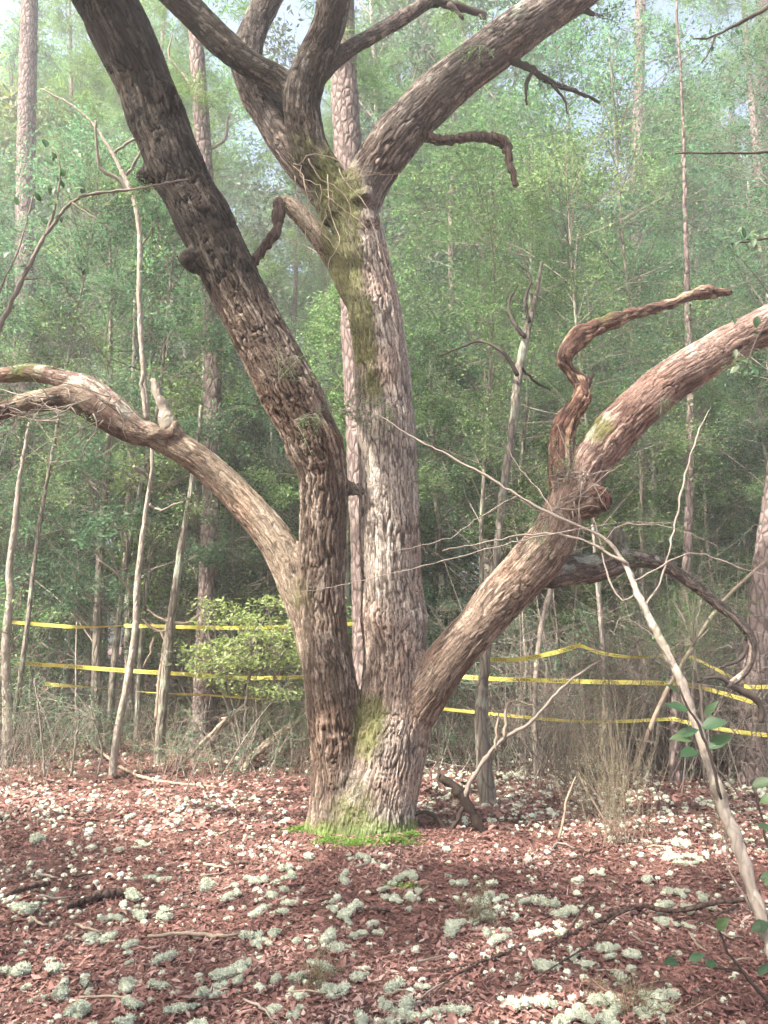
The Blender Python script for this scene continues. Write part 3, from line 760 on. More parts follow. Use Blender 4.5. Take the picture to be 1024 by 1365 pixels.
def make_brush(seed, n, h, r, leafy=0.0, mat='twig_grey'):
    g = np.random.default_rng(seed); mb = MB(); lv = MB(); n_l = 0
    root = bpy.data.objects.new('twiggy_brush', None); COL.objects.link(root)
    for i in range(n):
        b = np.array([g.normal() * r * .5, g.normal() * r * .4, -.03]); L = h * g.uniform(.45, 1.1)
        d = np.array([g.normal() * .35, g.normal() * .35, 1]); d /= np.linalg.norm(d)
        P = [b, b + d * L * .5 + g.normal(size=3) * .05, b + d * L + g.normal(size=3) * .12 + [0, 0, -.1 * abs(g.normal())]]
        polytube(mb, P, .0055 * g.uniform(.6, 1.5), .0015, 4, .15, g.random(), cap=False)
        for _ in range(5):
            t = g.uniform(.25, .95); s_ = P[0] * (1 - t) ** 2 + 2 * P[1] * t * (1 - t) + P[2] * t * t
            e = s_ + np.array([g.normal(), g.normal(), abs(g.normal()) * .7]) * .16 * h
            polytube(mb, [s_, (s_ + e) / 2 + g.normal(size=3) * .02, e], .0028, .001, 3, .12, g.random(), cap=False)
            if g.random() < leafy:
                k = 14; tt = g.random(k)[:, None]
                leaf_cloud(lv, s_ * (1 - tt) + e * tt + g.normal(size=(k, 3)) * .02, .035, g, .35); n_l += 1
    obj('stems', mb.mesh('stems', M[mat]), root)
    if n_l: obj('foliage', lv.mesh('foliage', M['leaf_cool'], False), root)
    return root
BR = [make_brush(200, 34, 1.3, .9, .25), make_brush(210, 40, .9, .8, .5), make_brush(220, 30, 1.9, .8, .1), make_brush(230, 26, .7, .7, .15, 'dry')]
SAP = []
for sd, hh in ((300, 4.2), (310, 3.2), (320, 5.0)):
    g = np.random.default_rng(sd)
    root = bpy.data.objects.new('bare_sapling', None); COL.objects.link(root)
    P = np.stack([np.cumsum(g.normal(size=8)) * .08, np.cumsum(g.normal(size=8)) * .08, np.linspace(-.1, hh, 8)], 1); P[:, :2] -= P[0, :2]
    mb = MB(); polytube(mb, P, .019, .004, 7, .15, .6); obj('trunk', mb.mesh('trunk', M['pale']), root)
    tw = MB()
    for i in range(26):
        z = g.uniform(.25, .98) * hh; s_ = np.array([np.interp(z, P[:, 2], P[:, k]) for k in range(3)])
        e = s_ + np.array([g.normal() * .45, g.normal() * .45, g.uniform(-.05, .5)])
        polytube(tw, [s_, (s_ + e) / 2 + g.normal(size=3) * .06, e], .006, .0015, 4, .15, g.random(), cap=False)
    obj('branches', tw.mesh('branches', M['twig_grey']), root); SAP.append(root)

used = set()
def place(proto, x, y, s, rz, label, cat, group):
    o = proto if proto.name not in used else copy_tree(proto)
    used.add(proto.name)
    o.location = (x, y, float(gz(x, y)) - .02); o.scale = (s, s, s * 1.0); o.rotation_euler = (0, 0, rz)
    o['label'] = label; o['category'] = cat; o['group'] = group
    return o

# ------------------------------------------------------------------ background planting
UL = ['dense dark leaved evergreen', 'twin stemmed cool green evergreen', 'bushy low branched evergreen', 'pale stemmed grey green evergreen', 'larger leaved olive green tree']
MARKS = [(-.42, 'the flecked sapling'), (-.28, 'the white sapling'), (-.19, 'the tape ringed pine'), (-.06, 'the oak stem'), (.07, 'the big oak trunk'), (.20, 'the mossy sapling'), (.33, 'the caution tape strips'), (.44, 'the slender red trunk'), (9, 'the taped reddish tree')]
def where(x, y):
    mk_ = next(t for a_, t in MARKS if x / y < a_)
    row = 'at the thicket edge' if y < 13.5 else 'inside the thicket' if y < 20 else 'deep in the wood' if y < 34 else 'in the far wood'
    return row + ' behind ' + mk_
g = np.random.default_rng(77)
spots = []
def scatter(n, y0, y1, mind, fill=0.62, tries=6000):
    k = 0
    for _ in range(tries):
        if k >= n: break
        y = g.uniform(y0, y1); x = g.uniform(-1, 1) * (fill * y + 1.0)
        if all((x - a) ** 2 + (y - b) ** 2 > mind ** 2 for a, b in spots):
            spots.append((x, y)); k += 1; yield x, y
def sky_gap(x, y):            # the opening left of the oak's fork
    return -0.27 < x / y < -0.13
for n_, y0, y1, mind, s0, s1 in ((20, 10.9, 13.8, 1.15, .68, 1.0), (26, 13.8, 20, 1.6, 1.0, 1.5), (36, 20, 34, 2.1, 1.7, 2.8), (26, 34, 54, 3.2, 3.2, 4.4)):
    for x, y in scatter(n_, y0, y1, mind):
        k = int(g.choice(5, p=[.24, .28, .22, .18, .08])); s = g.uniform(s0, s1)
        if sky_gap(x, y): s *= .6
        place(U[k], x, y, s, g.random() * 6.28, UL[k] + ' ' + where(x, y), 'tree', 'evergreen trees of the thicket')
PL = ['tall straight high crowned pine', 'leaning yellow green pine']
for x, y in scatter(40, 16, 36, 1.5, .55):
    k = int(g.integers(2)); s = g.uniform(.9, 1.3)
    if sky_gap(x, y) and y < 30: continue
    place(PI_[k], x, y, s, g.random() * 6.28, PL[k] + ' ' + where(x, y), 'tree', 'pines deep in the wood')
# thin airy trees whose sparse sprays hang in front of the thicket
AIRY = make_tree('airy_tree', 180, 8.6, 2.9, 2.1, 74, 6, 56, .05, M['leaf_oak'], M['grey_bark'], .04, .40, .62, .5, twr=.0026)
AIRY2 = make_tree('airy_tree', 190, 9.4, 4.2, 2.3, 78, 6, 56, .05, M['leaf_cool'], M['grey_bark'], .04, .40, .65, .7, twr=.0026)
for pr_, x, y, s, rz, lab in ((AIRY, 2.9, 9.9, 1.0, .4, 'airy thin tree with sparse grey green sprays behind the twisted dead limb'), (AIRY2, 4.9, 9.6, 1.0, 2.1, 'airy thin tree with cool green sprays beside the taped reddish tree'),
        (AIRY, 1.3, 11.2, 1.12, 3.0, 'airy thin tree with fine sprays just behind the big oak fork'), (AIRY2, -4.6, 9.8, .95, 4.2, 'airy thin tree with cool sprays beside the flecked sapling'),
        (AIRY, -3.4, 11.0, 1.05, 5.2, 'airy thin tree with grey green sprays behind the white sapling'), (AIRY2, 3.9, 11.6, 1.2, 1.2, 'taller airy tree with cool green sprays behind the slender red trunk'), (AIRY, 2.2, 12.8, 1.35, 2.2, 'taller airy tree with fine grey green sprays behind the mossy sapling')):
    place(pr_, x, y, s, rz, lab, 'tree', 'airy trees before the thicket')
# shade trees beside and behind the viewer
for k, (x, y, s) in enumerate(((-9.5, 1.5, 1.3), (-5.2, -0.6, 1.3), (-3.4, -3.4, 1.3), (-7.4, -3.2, 1.45), (5.5, -3, 1.3), (-4.3, 1.0, .95), (-2.7, -1.3, 1.15))):
    place(U[k % 4], x, y, s, k * 1.3, ['evergreen tree shading the clearing beside the path', 'twin stemmed evergreen shading the clearing', 'bushy evergreen at the side of the clearing', 'pale stemmed evergreen at the side of the clearing'][k % 4], 'tree', 'shade trees round the clearing')
# brush, shrubs and bare saplings along the thicket's edge
BL = ['tangle of grey upright twigs', 'low leafy tangle of thin stems', 'tall thin bare twigs', 'low dry straw coloured twigs']
g = np.random.default_rng(78)
for i in range(64):
    y = g.uniform(8.8, 13.5); x = g.uniform(-1, 1) * (.6 * y + .6)
    if y < 9.2 and -3.2 < x < 1.6: y += 1.4
    k = int(g.integers(4)); place(BR[k], x, y, g.uniform(.7, 1.25), g.random() * 6.28, BL[k] + ' ' + where(x, y), 'brush', 'twiggy brush of the thicket')
for i in range(18):
    y = g.uniform(8.9, 10.6); x = g.uniform(.16, .52) * y
    place(BR[(2, 0, 2)[i % 3]], x, y, g.uniform(1.0, 1.5), g.random() * 6.28, ('tall thin bare twigs', 'tangle of grey upright twigs', 'tall thin bare twigs')[i % 3] + ' ' + where(x, y), 'brush', 'twiggy brush of the thicket')
for i in range(34):
    y = g.uniform(9.2, 15.0); x = g.uniform(-1, 1) * (.6 * y + .6)
    if -3.2 < x < -.4 and y < 11.2: y += 2.2
    k = int(g.integers(2)); place(SH[k], x, y, g.uniform(.8, 1.4), g.random() * 6.28, ['small rounded cool green shrub ', 'taller loose dark green shrub '][k] + where(x, y), 'shrub', 'leafy shrubs under the trees')
for i in range(22):
    y = g.uniform(10.2, 14.0); x = g.uniform(-1, 1) * (.58 * y + .4)
    k = int(g.integers(3)); place(SAP[k], x, y, g.uniform(.7, 1.2), g.random() * 6.28, 'thin pale bare sapling ' + where(x, y), 'sapling', 'thin bare saplings of the thicket')

# ------------------------------------------------------------------ trunks that can be told apart in the photograph
def pixel_tree(name, label, cat, Y, pts, mat, twigs=(), crown=None, sides=12, twmat='twig_grey', Y1=None, group=None):
    Y1 = Y if Y1 is None else Y1
    b = at(pts[0][0], pts[0][1], Y); b[2] = float(gz(b[0], b[1]))
    root = empty(name, b, label=label, category=cat)
    if group: root['group'] = group
    P = [[0, 0, -.12, px_size(b, pts[0][2]) * .55]]
    n = len(pts)
    for i, (x, y, w) in enumerate(pts):
        p = at(x, y, Y + (Y1 - Y) * i / (n - 1))
        if i == 0: continue
        P.append([*(p - b), px_size(p, w) / 2])
    S = catmull(np.array(P), .1)
    gg = np.random.default_rng(int(abs(b[0] * 1000)))
    R = np.maximum(S[:, 3], .003) * (1 + .03 * gg.normal(size=len(S)))
    V, Q, T = tube(S[:, :3] + gg.normal(size=(len(S), 3)) * .003, R, sides)
    mb = MB(); mb.add(V, Q, T, .5); obj('trunk', mb.mesh('trunk', mat), root)
    for tp in twigs:
        tm = MB(); pxtube(tm, tp, Y, Y1, 6, .06, .5, .004, len(tp), b); obj('branch', tm.mesh('branch', M[twmat]), root)
    if crown:
        src, dz, s = crown; c = src.copy(); COL.objects.link(c); c.parent = root
        top = S[-1, :3]; c.location = (top[0], top[1], top[2] - dz); c.scale = (s, s, s)
    return root
pc = [c for c in PI_[0].children if c.name.startswith('crown')][0]
pixel_tree('pine_tree', 'reddish pine right behind the big oak trunk', 'tree', 9.4, [(495,1032,44),(492,900,43),(487,700,42),(478,500,41),(469,300,39),(461,150,37),(454,0,35),(445,-180,32),(430,-480,26)], M['pine'], crown=(pc, 15, .8), sides=20)
pixel_tree('pine_tree', 'slim straight pine ringed by the caution tape beside the yellow green shrub', 'tree', 11.0, [(269,1006,32),(272,930,29),(277,800,27),(282,650,25),(284,480,24),(279,330,23),(271,200,22),(262,60,20),(255,-60,19),(240,-300,15)], M['pine'],
           twigs=[[(280,200,5),(300,185,4),(303,160,3),(308,150,2)], [(265,215,5),(240,195,4),(215,165,3),(195,160,2)], [(262,130,5),(245,100,4),(225,75,3),(230,45,2)]], crown=(pc, 14, .7), sides=16)
pixel_tree('pine_tree', 'hazy pine standing behind the leafy branch and sunlit leaves', 'tree', 16.0, [(28,957,29),(30,700,27),(32,480,25),(34,250,24),(38,60,22),(42,-100,19),(48,-300,15)], M['pine'], crown=(pc, 14, .9), sides=16)
pixel_tree('pine_tree', 'pale hazy pine far behind the twisted dead limb', 'tree', 21.0, [(842,930,20),(845,600,19),(848,300,17),(852,100,15),(856,-150,12)], M['pine'], crown=(pc, 14, .9))
pixel_tree('pine_tree', 'thick hazy pine beyond the end of the thick pinkish limb', 'tree', 24.0, [(1000,922,24),(1006,600,23),(1012,300,21),(1018,0,18),(1022,-200,14)], M['pine'], crown=(pc, 14, .9))
pixel_tree('taped_tree', 'dark reddish trunk that the caution tape is tied to', 'tree', 8.9, [(1006,1045,46),(1004,960,36),(1008,860,32),(1018,760,28),(1040,600,25),(1066,400,22),(1090,100,18)], M['pine'], sides=16)
pixel_tree('slender_pine', 'slender dark red trunk passing behind the white leaning stem', 'tree', 8.9, [(902,1045,16),(900,970,14),(908,860,13),(918,700,11),(920,540,9),(917,400,8),(914,300,6),(910,150,4),(902,10,3),(898,-60,2)], M['pine'])
pixel_tree('slender_pine', 'thin dark stump close beside the slender red trunk', 'tree', 9.1, [(890,1020,10),(890,980,9),(893,930,8),(896,890,6)], M['dead_wood'])
pixel_tree('white_sapling', 'slender crooked white sapling passing behind the low tan limb', 'sapling', 9.2, [(149,1036,10),(155,985,10),(166,930,10),(178,860,9),(185,760,8),(195,680,6),(203,615,5),(198,560,6),(190,480,7),(186,400,7),(186,310,7),(179,268,7),(166,236,6),(150,205,5),(128,170,4),(98,142,3),(55,118,2)], M['pale'],
           twigs=[[(178,268,8),(160,240,6),(135,225,5),(129,190,4),(127,160,3)], [(166,236,5),(175,225,4),(188,200,3)], [(188,330,3),(200,310,2),(205,295,1.5)], [(196,672,5),(215,680,3),(232,672,3),(245,668,1.5)], [(205,640,5),(190,630,6),(178,622,4)], [(180,800,3),(160,770,3),(130,745,2)], [(150,205,4),(180,185,3),(205,190,2)]], Y1=8.9)
pixel_tree('slim_sapling', 'slim grey brown sapling standing beside the white sapling', 'sapling', 10.0, [(211,1021,14),(216,950,13),(223,880,13),(231,810,12),(240,740,10),(252,670,8),(262,600,6),(268,540,4)], M['grey_bark'],
           twigs=[[(231,835,6),(215,842,5),(200,835,4),(190,825,2)], [(231,830,5),(250,830,4),(265,820,2)], [(208,960,5),(213,900,5),(220,850,4),(222,825,3)], [(205,850,4),(200,870,3),(190,890,2)], [(215,842,4),(222,860,4),(216,875,2)], [(231,830,4),(215,825,3),(195,812,2)]], twmat='dry')
pixel_tree('mossy_sapling', 'crooked grey tree with mossy foot and forked top behind the right limb', 'tree', 7.8, [(653,1070,24),(645,1010,20),(642,950,17),(648,870,12),(660,770,10),(670,660,10),(682,580,11),(691,500,12),(703,440,10),(712,405,7),(722,350,4)], M['grey_bark'],
           twigs=[[(690,500,6),(672,470,5),(640,455,4),(610,465,3),(585,475,2)], [(700,450,6),(685,430,5),(678,405,4),(690,380,2)], [(706,430,5),(700,400,4),(708,370,3),(690,350,2)], [(695,490,4),(715,510,3),(735,520,2)]], Y1=8.4, crown=([c for c in AIRY.children if c.name.startswith('crown')][0], 2.2, .36), twmat='twig_dark')
pixel_tree('bare_sapling', 'thin pale sapling between the mossy tree and the wispy plants', 'sapling', 9.3, [(715,1022,8),(713,950,7),(716,880,7),(725,820,7),(738,772,7),(748,700,5),(756,640,3)], M['pale'])
pixel_tree('bare_sapling', 'white flecked thin sapling between caution tape strips', 'sapling', 9.4, [(806,1022,7),(806,950,7),(805,880,6),(798,800,5),(790,700,3)], M['pale'])
pixel_tree('bare_sapling', 'leaning thin pale stem passing behind the white leaning stem', 'sapling', 8.6, [(838,1030,6),(856,1000,6),(885,930,6),(912,880,6),(950,820,5),(985,780,4),(1024,745,3)], M['dry'])
pixel_tree('spotted_sapling', 'white flecked sapling by the left end of the caution tape', 'sapling', 9.8, [(12,1022,16),(10,940,13),(8,860,11),(14,790,10),(12,760,8),(20,700,8),(26,640,6),(40,560,4)], M['pale'])
pixel_tree('slim_sapling', 'slim dark sapling deep behind the white sapling', 'sapling', 12.5, [(172,980,12),(172,850,11),(170,740,11),(173,640,9),(178,520,7),(180,400,4)], M['grey_bark'])
pixel_tree('slim_sapling', 'slim grey trunk beside the tape ringed pine', 'sapling', 13.0, [(255,975,12),(258,880,11),(264,800,11),(262,700,10),(270,560,8),(275,420,5)], M['grey_bark'])
pixel_tree('slim_sapling', 'slim grey trunk seen above the foot of the right limb', 'sapling', 12.5, [(587,980,9),(590,880,8),(588,760,8),(580,640,7),(572,500,5)], M['grey_bark'], twigs=[[(585,700,5),(600,680,4),(630,665,2)], [(580,640,4),(560,610,3),(545,600,2)]])

# ------------------------------------------------------------------ the oak's own crown, above the frame
g = np.random.default_rng(400)
tips = [L for L in limb_data if L['name'] == 'limb' or L['name'] == 'stem']
cs = []
def proj(p):
    d = depth(p); u = -p[1] * sp + (p[2] - CAM_H) * cp
    return CX + F_PX * p[0] / d, CY - F_PX * u / d
for _ in range(4000):
    if len(cs) >= 64: break
    c = (np.array([-3.2, 4.2, 9.8]) + g.normal(size=3) * [1.2, 1.1, .7]) if len(cs) % 5 < 3 else (np.array([.8, 5.6, 10.8]) + g.normal(size=3) * [2.8, 2.0, .8])
    px, py = proj(c)
    if py > -190 and -160 < px < 1180 and c[1] > 1: continue
    tt_ = (6.3 - c[1]) / (-to_sun.y); hx, hz = c[0] - to_sun.x * tt_, c[2] - to_sun.z * tt_
    if abs(hx - .1) < 1.3 and .2 < hz < 3.6: continue            # the trunk stands in a gap of sun
    ends = [L['C'][-1] for L in limb_data if L['C'][-1][2] > 6.5]
    e = min(ends, key=lambda q: np.linalg.norm(q - c))
    cs.append((c - oak_base, e - oak_base))
se = limb_data[1]['C'][-1]  # unseen limb added to throw a shadow band across the trunk
mb = MB(); polytube(mb, np.array([se - [.1, -.1, .3], se + [.0, -.9, -.15], [-3.1, 3.75, 7.55], [-3.9, 3.35, 7.40], [-4.8, 3.25, 7.40], [-6.4, 3.2, 7.9], [-7.6, 3.3, 8.6]]) - oak_base, .20, .10, 14, .1, .5, .006)
shadow_limb = mb.mesh('limb', M['dead_wood']); obj('limb', shadow_limb, OAK)
lv, tw = twig_crown(401, cs, 8, 60, .07, .75, .42, .008)
obj('crown', lv.mesh('crown', M['leaf_oak'], False), OAK)
obj('crown_branches', tw.mesh('crown_branches', M['twig_dark']), OAK)

# ------------------------------------------------------------------ leaf litter
def litter_block(mb, n, xy, g, size, lift=0.0):
    z = gz(xy[:, 0], xy[:, 1])
    a = g.random(n) * 6.283; tilt = g.normal(size=n) * .24; roll = g.normal(size=n) * .3
    d = np.stack([np.cos(a) * np.cos(tilt), np.sin(a) * np.cos(tilt), np.sin(tilt)], 1)
    s0 = np.stack([-np.sin(a), np.cos(a), np.zeros(n)], 1); up = np.cross(d, s0)
    s = s0 * np.cos(roll)[:, None] + up * np.sin(roll)[:, None]; up = np.cross(d, s)
    L = (size * np.exp(g.normal(size=n) * .38))[:, None]; W = np.where(g.random(n) < .25, .09, g.uniform(.24, .5, n))[:, None] * L * .5; L = np.where(W / L < .06, L * 1.9, L)
    cu = (g.normal(size=n) * .16)[:, None] * L
    c = np.c_[xy, z + lift + g.random(n) * .016 + .006]
    def row(t, w, k): return c + d * L * (t - .5) + up * cu * k, w * W
    p0, w0 = row(0, .18, 1.); p1, w1 = row(.5, 1., 0.); p2, w2 = row(1., .12, 1.)
    V = np.stack([p0 - s * w0, p0 + s * w0, p1 - s * w1 + up * w1 * .25, p1 + s * w1 + up * w1 * .25, p2 - s * w2, p2 + s * w2], 1).reshape(-1, 3)
    i = np.arange(n) * 6
    Q = np.vstack([np.stack([i, i + 1, i + 3, i + 2], 1), np.stack([i + 2, i + 3, i + 5, i + 4], 1)])
    pch = fbm(np.c_[xy * 1.7, np.zeros(n)], 3, 55)
    mb.add(V, Q, None, np.repeat(np.clip(g.random(n) * .75 + (pch - .5) * 1.1 + .08 + (g.random(n) > .94) * .3, 0, 1), 6))
g = np.random.default_rng(500)
lb = MB()
for y0, y1, dens, size in ((2.6, 4.6, 4200, .029), (4.6, 6.6, 2500, .034), (6.6, 9.0, 900, .055), (9.0, 13.0, 300, .07)):
    half = .56 * y1 + .5; n = int(dens * (y1 - y0) * 2 * half)
    xy = np.c_[g.uniform(-half, half, n), g.uniform(y0, y1, n)]
    xy = xy[np.abs(xy[:, 0]) < .56 * xy[:, 1] + .7]; xy = xy[~((xy[:, 0] + .13) ** 2 / .16 + (xy[:, 1] - 6.62) ** 2 / .10 < 1)]
    litter_block(lb, len(xy), xy, g, size)
obj('leaf_litter', lb.mesh('leaf_litter', M['litter'], False), label='red brown fallen oak leaves covering the forest floor', category='leaves', kind='stuff')
fl = []
for k in range(12):
    mb = MB(); gg = np.random.default_rng(520 + k)
    V0 = mb; L = .075
    L = .042; W = L * gg.uniform(.32, .5) * .5; cu = gg.normal() * .2 * L
    t = np.array([0, .25, .55, .82, 1.]); w = np.array([.1, .75, 1., .62, .05]) * W; zc = cu * (2 * t - 1) ** 2 + abs(cu) * .2
    V = np.concatenate([np.stack([L * (t - .5), -w, zc + w * .3], 1), np.stack([L * (t - .5), np.zeros(5), zc], 1), np.stack([L * (t - .5), w, zc + w * .3], 1)])
    Q = [[i, i + 1, i + 6, i + 5] for i in range(4)] + [[i + 5, i + 6, i + 11, i + 10] for i in range(4)]
    mb.add(V, Q, None, gg.uniform(.25, .95)); fl.append(mb.mesh('fallen_leaf', M['litter']))
for i in range(300):
    y = 3.3 + 1.5 * g.random() ** 1.2; x = g.uniform(-1, 1) * (.52 * y)
    o = obj('fallen_leaf', fl[i % 12], G_OBJ)
    o.location = (x, y, float(gz(x, y)) + .024 + .008 * g.random()); o.rotation_euler = (g.normal() * .25, g.normal() * .25, g.random() * 6.28)
    s_ = g.uniform(.7, 1.3); o.scale = (s_, s_, s_)

# ------------------------------------------------------------------ reindeer lichen
def lichen_mesh(seed, nb, slivers, seg=9):
    g = np.random.default_rng(seed); mb = MB()
    for b in range(nb):
        c = np.array([g.normal() * .30, g.normal() * .26, .12 + .16 * g.random()]) if b else np.array([0, 0, .2]); r = g.uniform(.26, .42)
        u = np.linspace(.12, 2.7, seg - 2); C = c + np.stack([np.zeros(len(u)), np.zeros(len(u)), np.cos(u) * r * .8], 1)
        V, Q, T = tube(C, np.sin(u) * r, seg, True)
        dv = V - c; V = c + dv * (1 + .35 * (vnoise(V * 9 + seed, 5) - .5))[:, None]
        mb.add(V, Q, T, .25 + .3 * g.random())
        if slivers:
            d = g.normal(size=(slivers, 3)); d[:, 2] = np.abs(d[:, 2]) * .9 - .15; d /= np.linalg.norm(d, axis=1)[:, None]
            p = c + d * r * .86 * [1, 1, .85]; t = np.cross(d, g.normal(size=d.shape)); t /= np.linalg.norm(t, axis=1)[:, None]
            dd = d + g.normal(size=d.shape) * .45; L = g.uniform(.05, .12, slivers)[:, None]; w = .020
            V = np.stack([p - t * w, p + t * w, p + dd * L + t * w * 1.2, p + dd * L - t * w * 1.2], 1).reshape(-1, 3)
            i = np.arange(slivers) * 4; mb.add(V, np.stack([i, i + 1, i + 2, i + 3], 1), None, np.repeat(.4 + .6 * g.random(slivers), 4))
    return mb
LM = [lichen_mesh(600 + k, 3 + k % 4, 260).mesh('reindeer_lichen', M['lichen'], False) for k in range(8)]
LPX = [(155,1137),(190,1127),(45,1127),(30,1210),(205,1175),(277,1190),(315,1195),(345,1180),(360,1197),(155,1227),(190,1225),(220,1220),(345,1222),(378,1220),(335,1255),(365,1250),(145,1255),(170,1265),(122,1257),(220,1285),(470,1215),(460,1227),(485,1250),(452,1270),(442,1255),(75,1297),(30,1300),(115,1317),(170,1317),(80,1335),(175,1345),(112,1355),(240,1350),(270,1330),(305,1305),(390,1310),(430,1295),(455,1330),(365,1352),(485,1147),(410,1147),(385,1160),(460,1180),
 (612,1182),(655,1200),(650,1227),(607,1235),(790,1167),(714,1207),(740,1210),(757,1220),(910,1155),(892,1145),(925,1145),(890,1192),(910,1197),(935,1199),(917,1215),(885,1212),(890,1235),(860,1177),(810,1270),(765,1280),(847,1280),(830,1310),(805,1345),(852,1355),(882,1332),(527,1200),(547,1202),(525,1322),(517,1350),(662,1255),(542,1172),(607,1355)]
g = np.random.default_rng(610); LS = []
for (px, py) in LPX:
    c = ground(px, py)
    for j in range(int(g.integers(2, 6))):
        LS.append((c[0] + (g.normal() * .085 if j else 0), c[1] + (g.normal() * .075 if j else 0), g.uniform(.052, .082) * (1 if j == 0 else g.uniform(.4, .8))))
nbig = len(LS)
N_ = 26000
yy = 3.2 + 7.5 * g.random(N_) ** .8; xx = g.uniform(-1, 1, N_) * (.55 * yy + .2); az = xx / yy
dn = sstep(.42, .62, fbm(np.stack([xx * 1.3, yy * 1.3, 0 * xx], 1), 3, 66))
pr = .22 + .7 * dn
pr = np.where((yy > 6.4) & (az < -.12), .35 + .6 * dn, pr)                    # pale field beside the white sapling
pr = np.where((yy > 6.4) & (yy < 8) & (az > .22), .30 + .5 * dn, pr)
pr = np.where((yy > 7.6) & (az > .05) & (az < .35), .9, pr)
pr = np.where((yy > 5) & (yy < 6.6) & (az > -.1) & (az < .18), pr * .35, pr)
pr = np.where((yy > 8.6) & (az < -.08), pr * .25, pr)
ok = (g.random(N_) < pr) & ((xx + .13) ** 2 + (yy - 6.62) ** 2 > .45)
xx, yy = xx[ok][:5200], yy[ok][:5200]
more = list(zip(xx, yy, np.exp(g.normal(size=len(xx)) * .35) * .037 * (1 + .05 * (yy - 5))))
more.sort(key=lambda t: -t[2] / t[1])
allL = LS + more
GM = [(488, 1125, 'the mossy oak foot'), (130, 1205, 'the short thick dark stick'), (35, 1190, 'the thin dark stick'), (1000, 1190, 'the white leaning stem'), (870, 1226, 'the long fallen branch'), (700, 1268, 'the thin end of the fallen branch'), (638, 1228, 'the low wispy plant'), (250, 1254, 'the pale stick'),
      (425, 1315, 'the olive wispy tuft'), (845, 1345, 'the wide wispy tuft'), (620, 1110, 'the arching dead branch'), (822, 1115, 'the tall wispy plant'), (149, 1036, 'the white sapling'), (535, 1184, 'the bright moss tuft'), (910, 1285, 'the leafy seedling')]
GM = [(ground(a_, b_), t_) for a_, b_, t_ in GM]
for i, (x, y, s_) in enumerate(allL[:300]):
    o = obj('reindeer_lichen', LM[i % 8]); o.location = (x, y, float(gz(x, y)) + .012 - .12 * s_ * g.random()); o.rotation_euler = (0, 0, g.random() * 6.28)
    o.scale = (s_, s_, s_ * g.uniform(.8, 1.15)); o['category'] = 'lichen'; o['group'] = 'lichen cushions on the leaf litter'
    d_, t_ = min(((math.hypot(x - p_[0], y - p_[1]), t) for p_, t in GM))
    o['label'] = ('large' if s_ > .066 else 'middling' if s_ > .050 else 'small') + ' pale grey green lichen cushion ' + ('close to ' if d_ < .35 else 'some way from ') + t_
cb = MB(); lo = []
for k in range(5):
    q = lichen_mesh(640 + k, 2, 26, 7); lo.append((np.concatenate(q.V), [np.concatenate(q.Q), np.concatenate(q.T)], np.concatenate(q.A)))
zl = gz(np.array([t_[0] for t_ in allL[300:]]), np.array([t_[1] for t_ in allL[300:]]))
for i, (x, y, s_) in enumerate(allL[300:]):
    V, (Q, T), A = lo[i % 5]; a = g.random() * 6.28; R_ = np.array([[math.cos(a), -math.sin(a), 0], [math.sin(a), math.cos(a), 0], [0, 0, 1]])
    cb.add(V @ R_.T * s_ + [x, y, zl[i] + .004 - .25 * s_ * g.random()], Q, T, A)
obj('lichen_carpet', cb.mesh('lichen_carpet', M['lichen'], False), label='scattered carpet of small pale lichen tufts over leaf litter', category='lichen', kind='stuff')

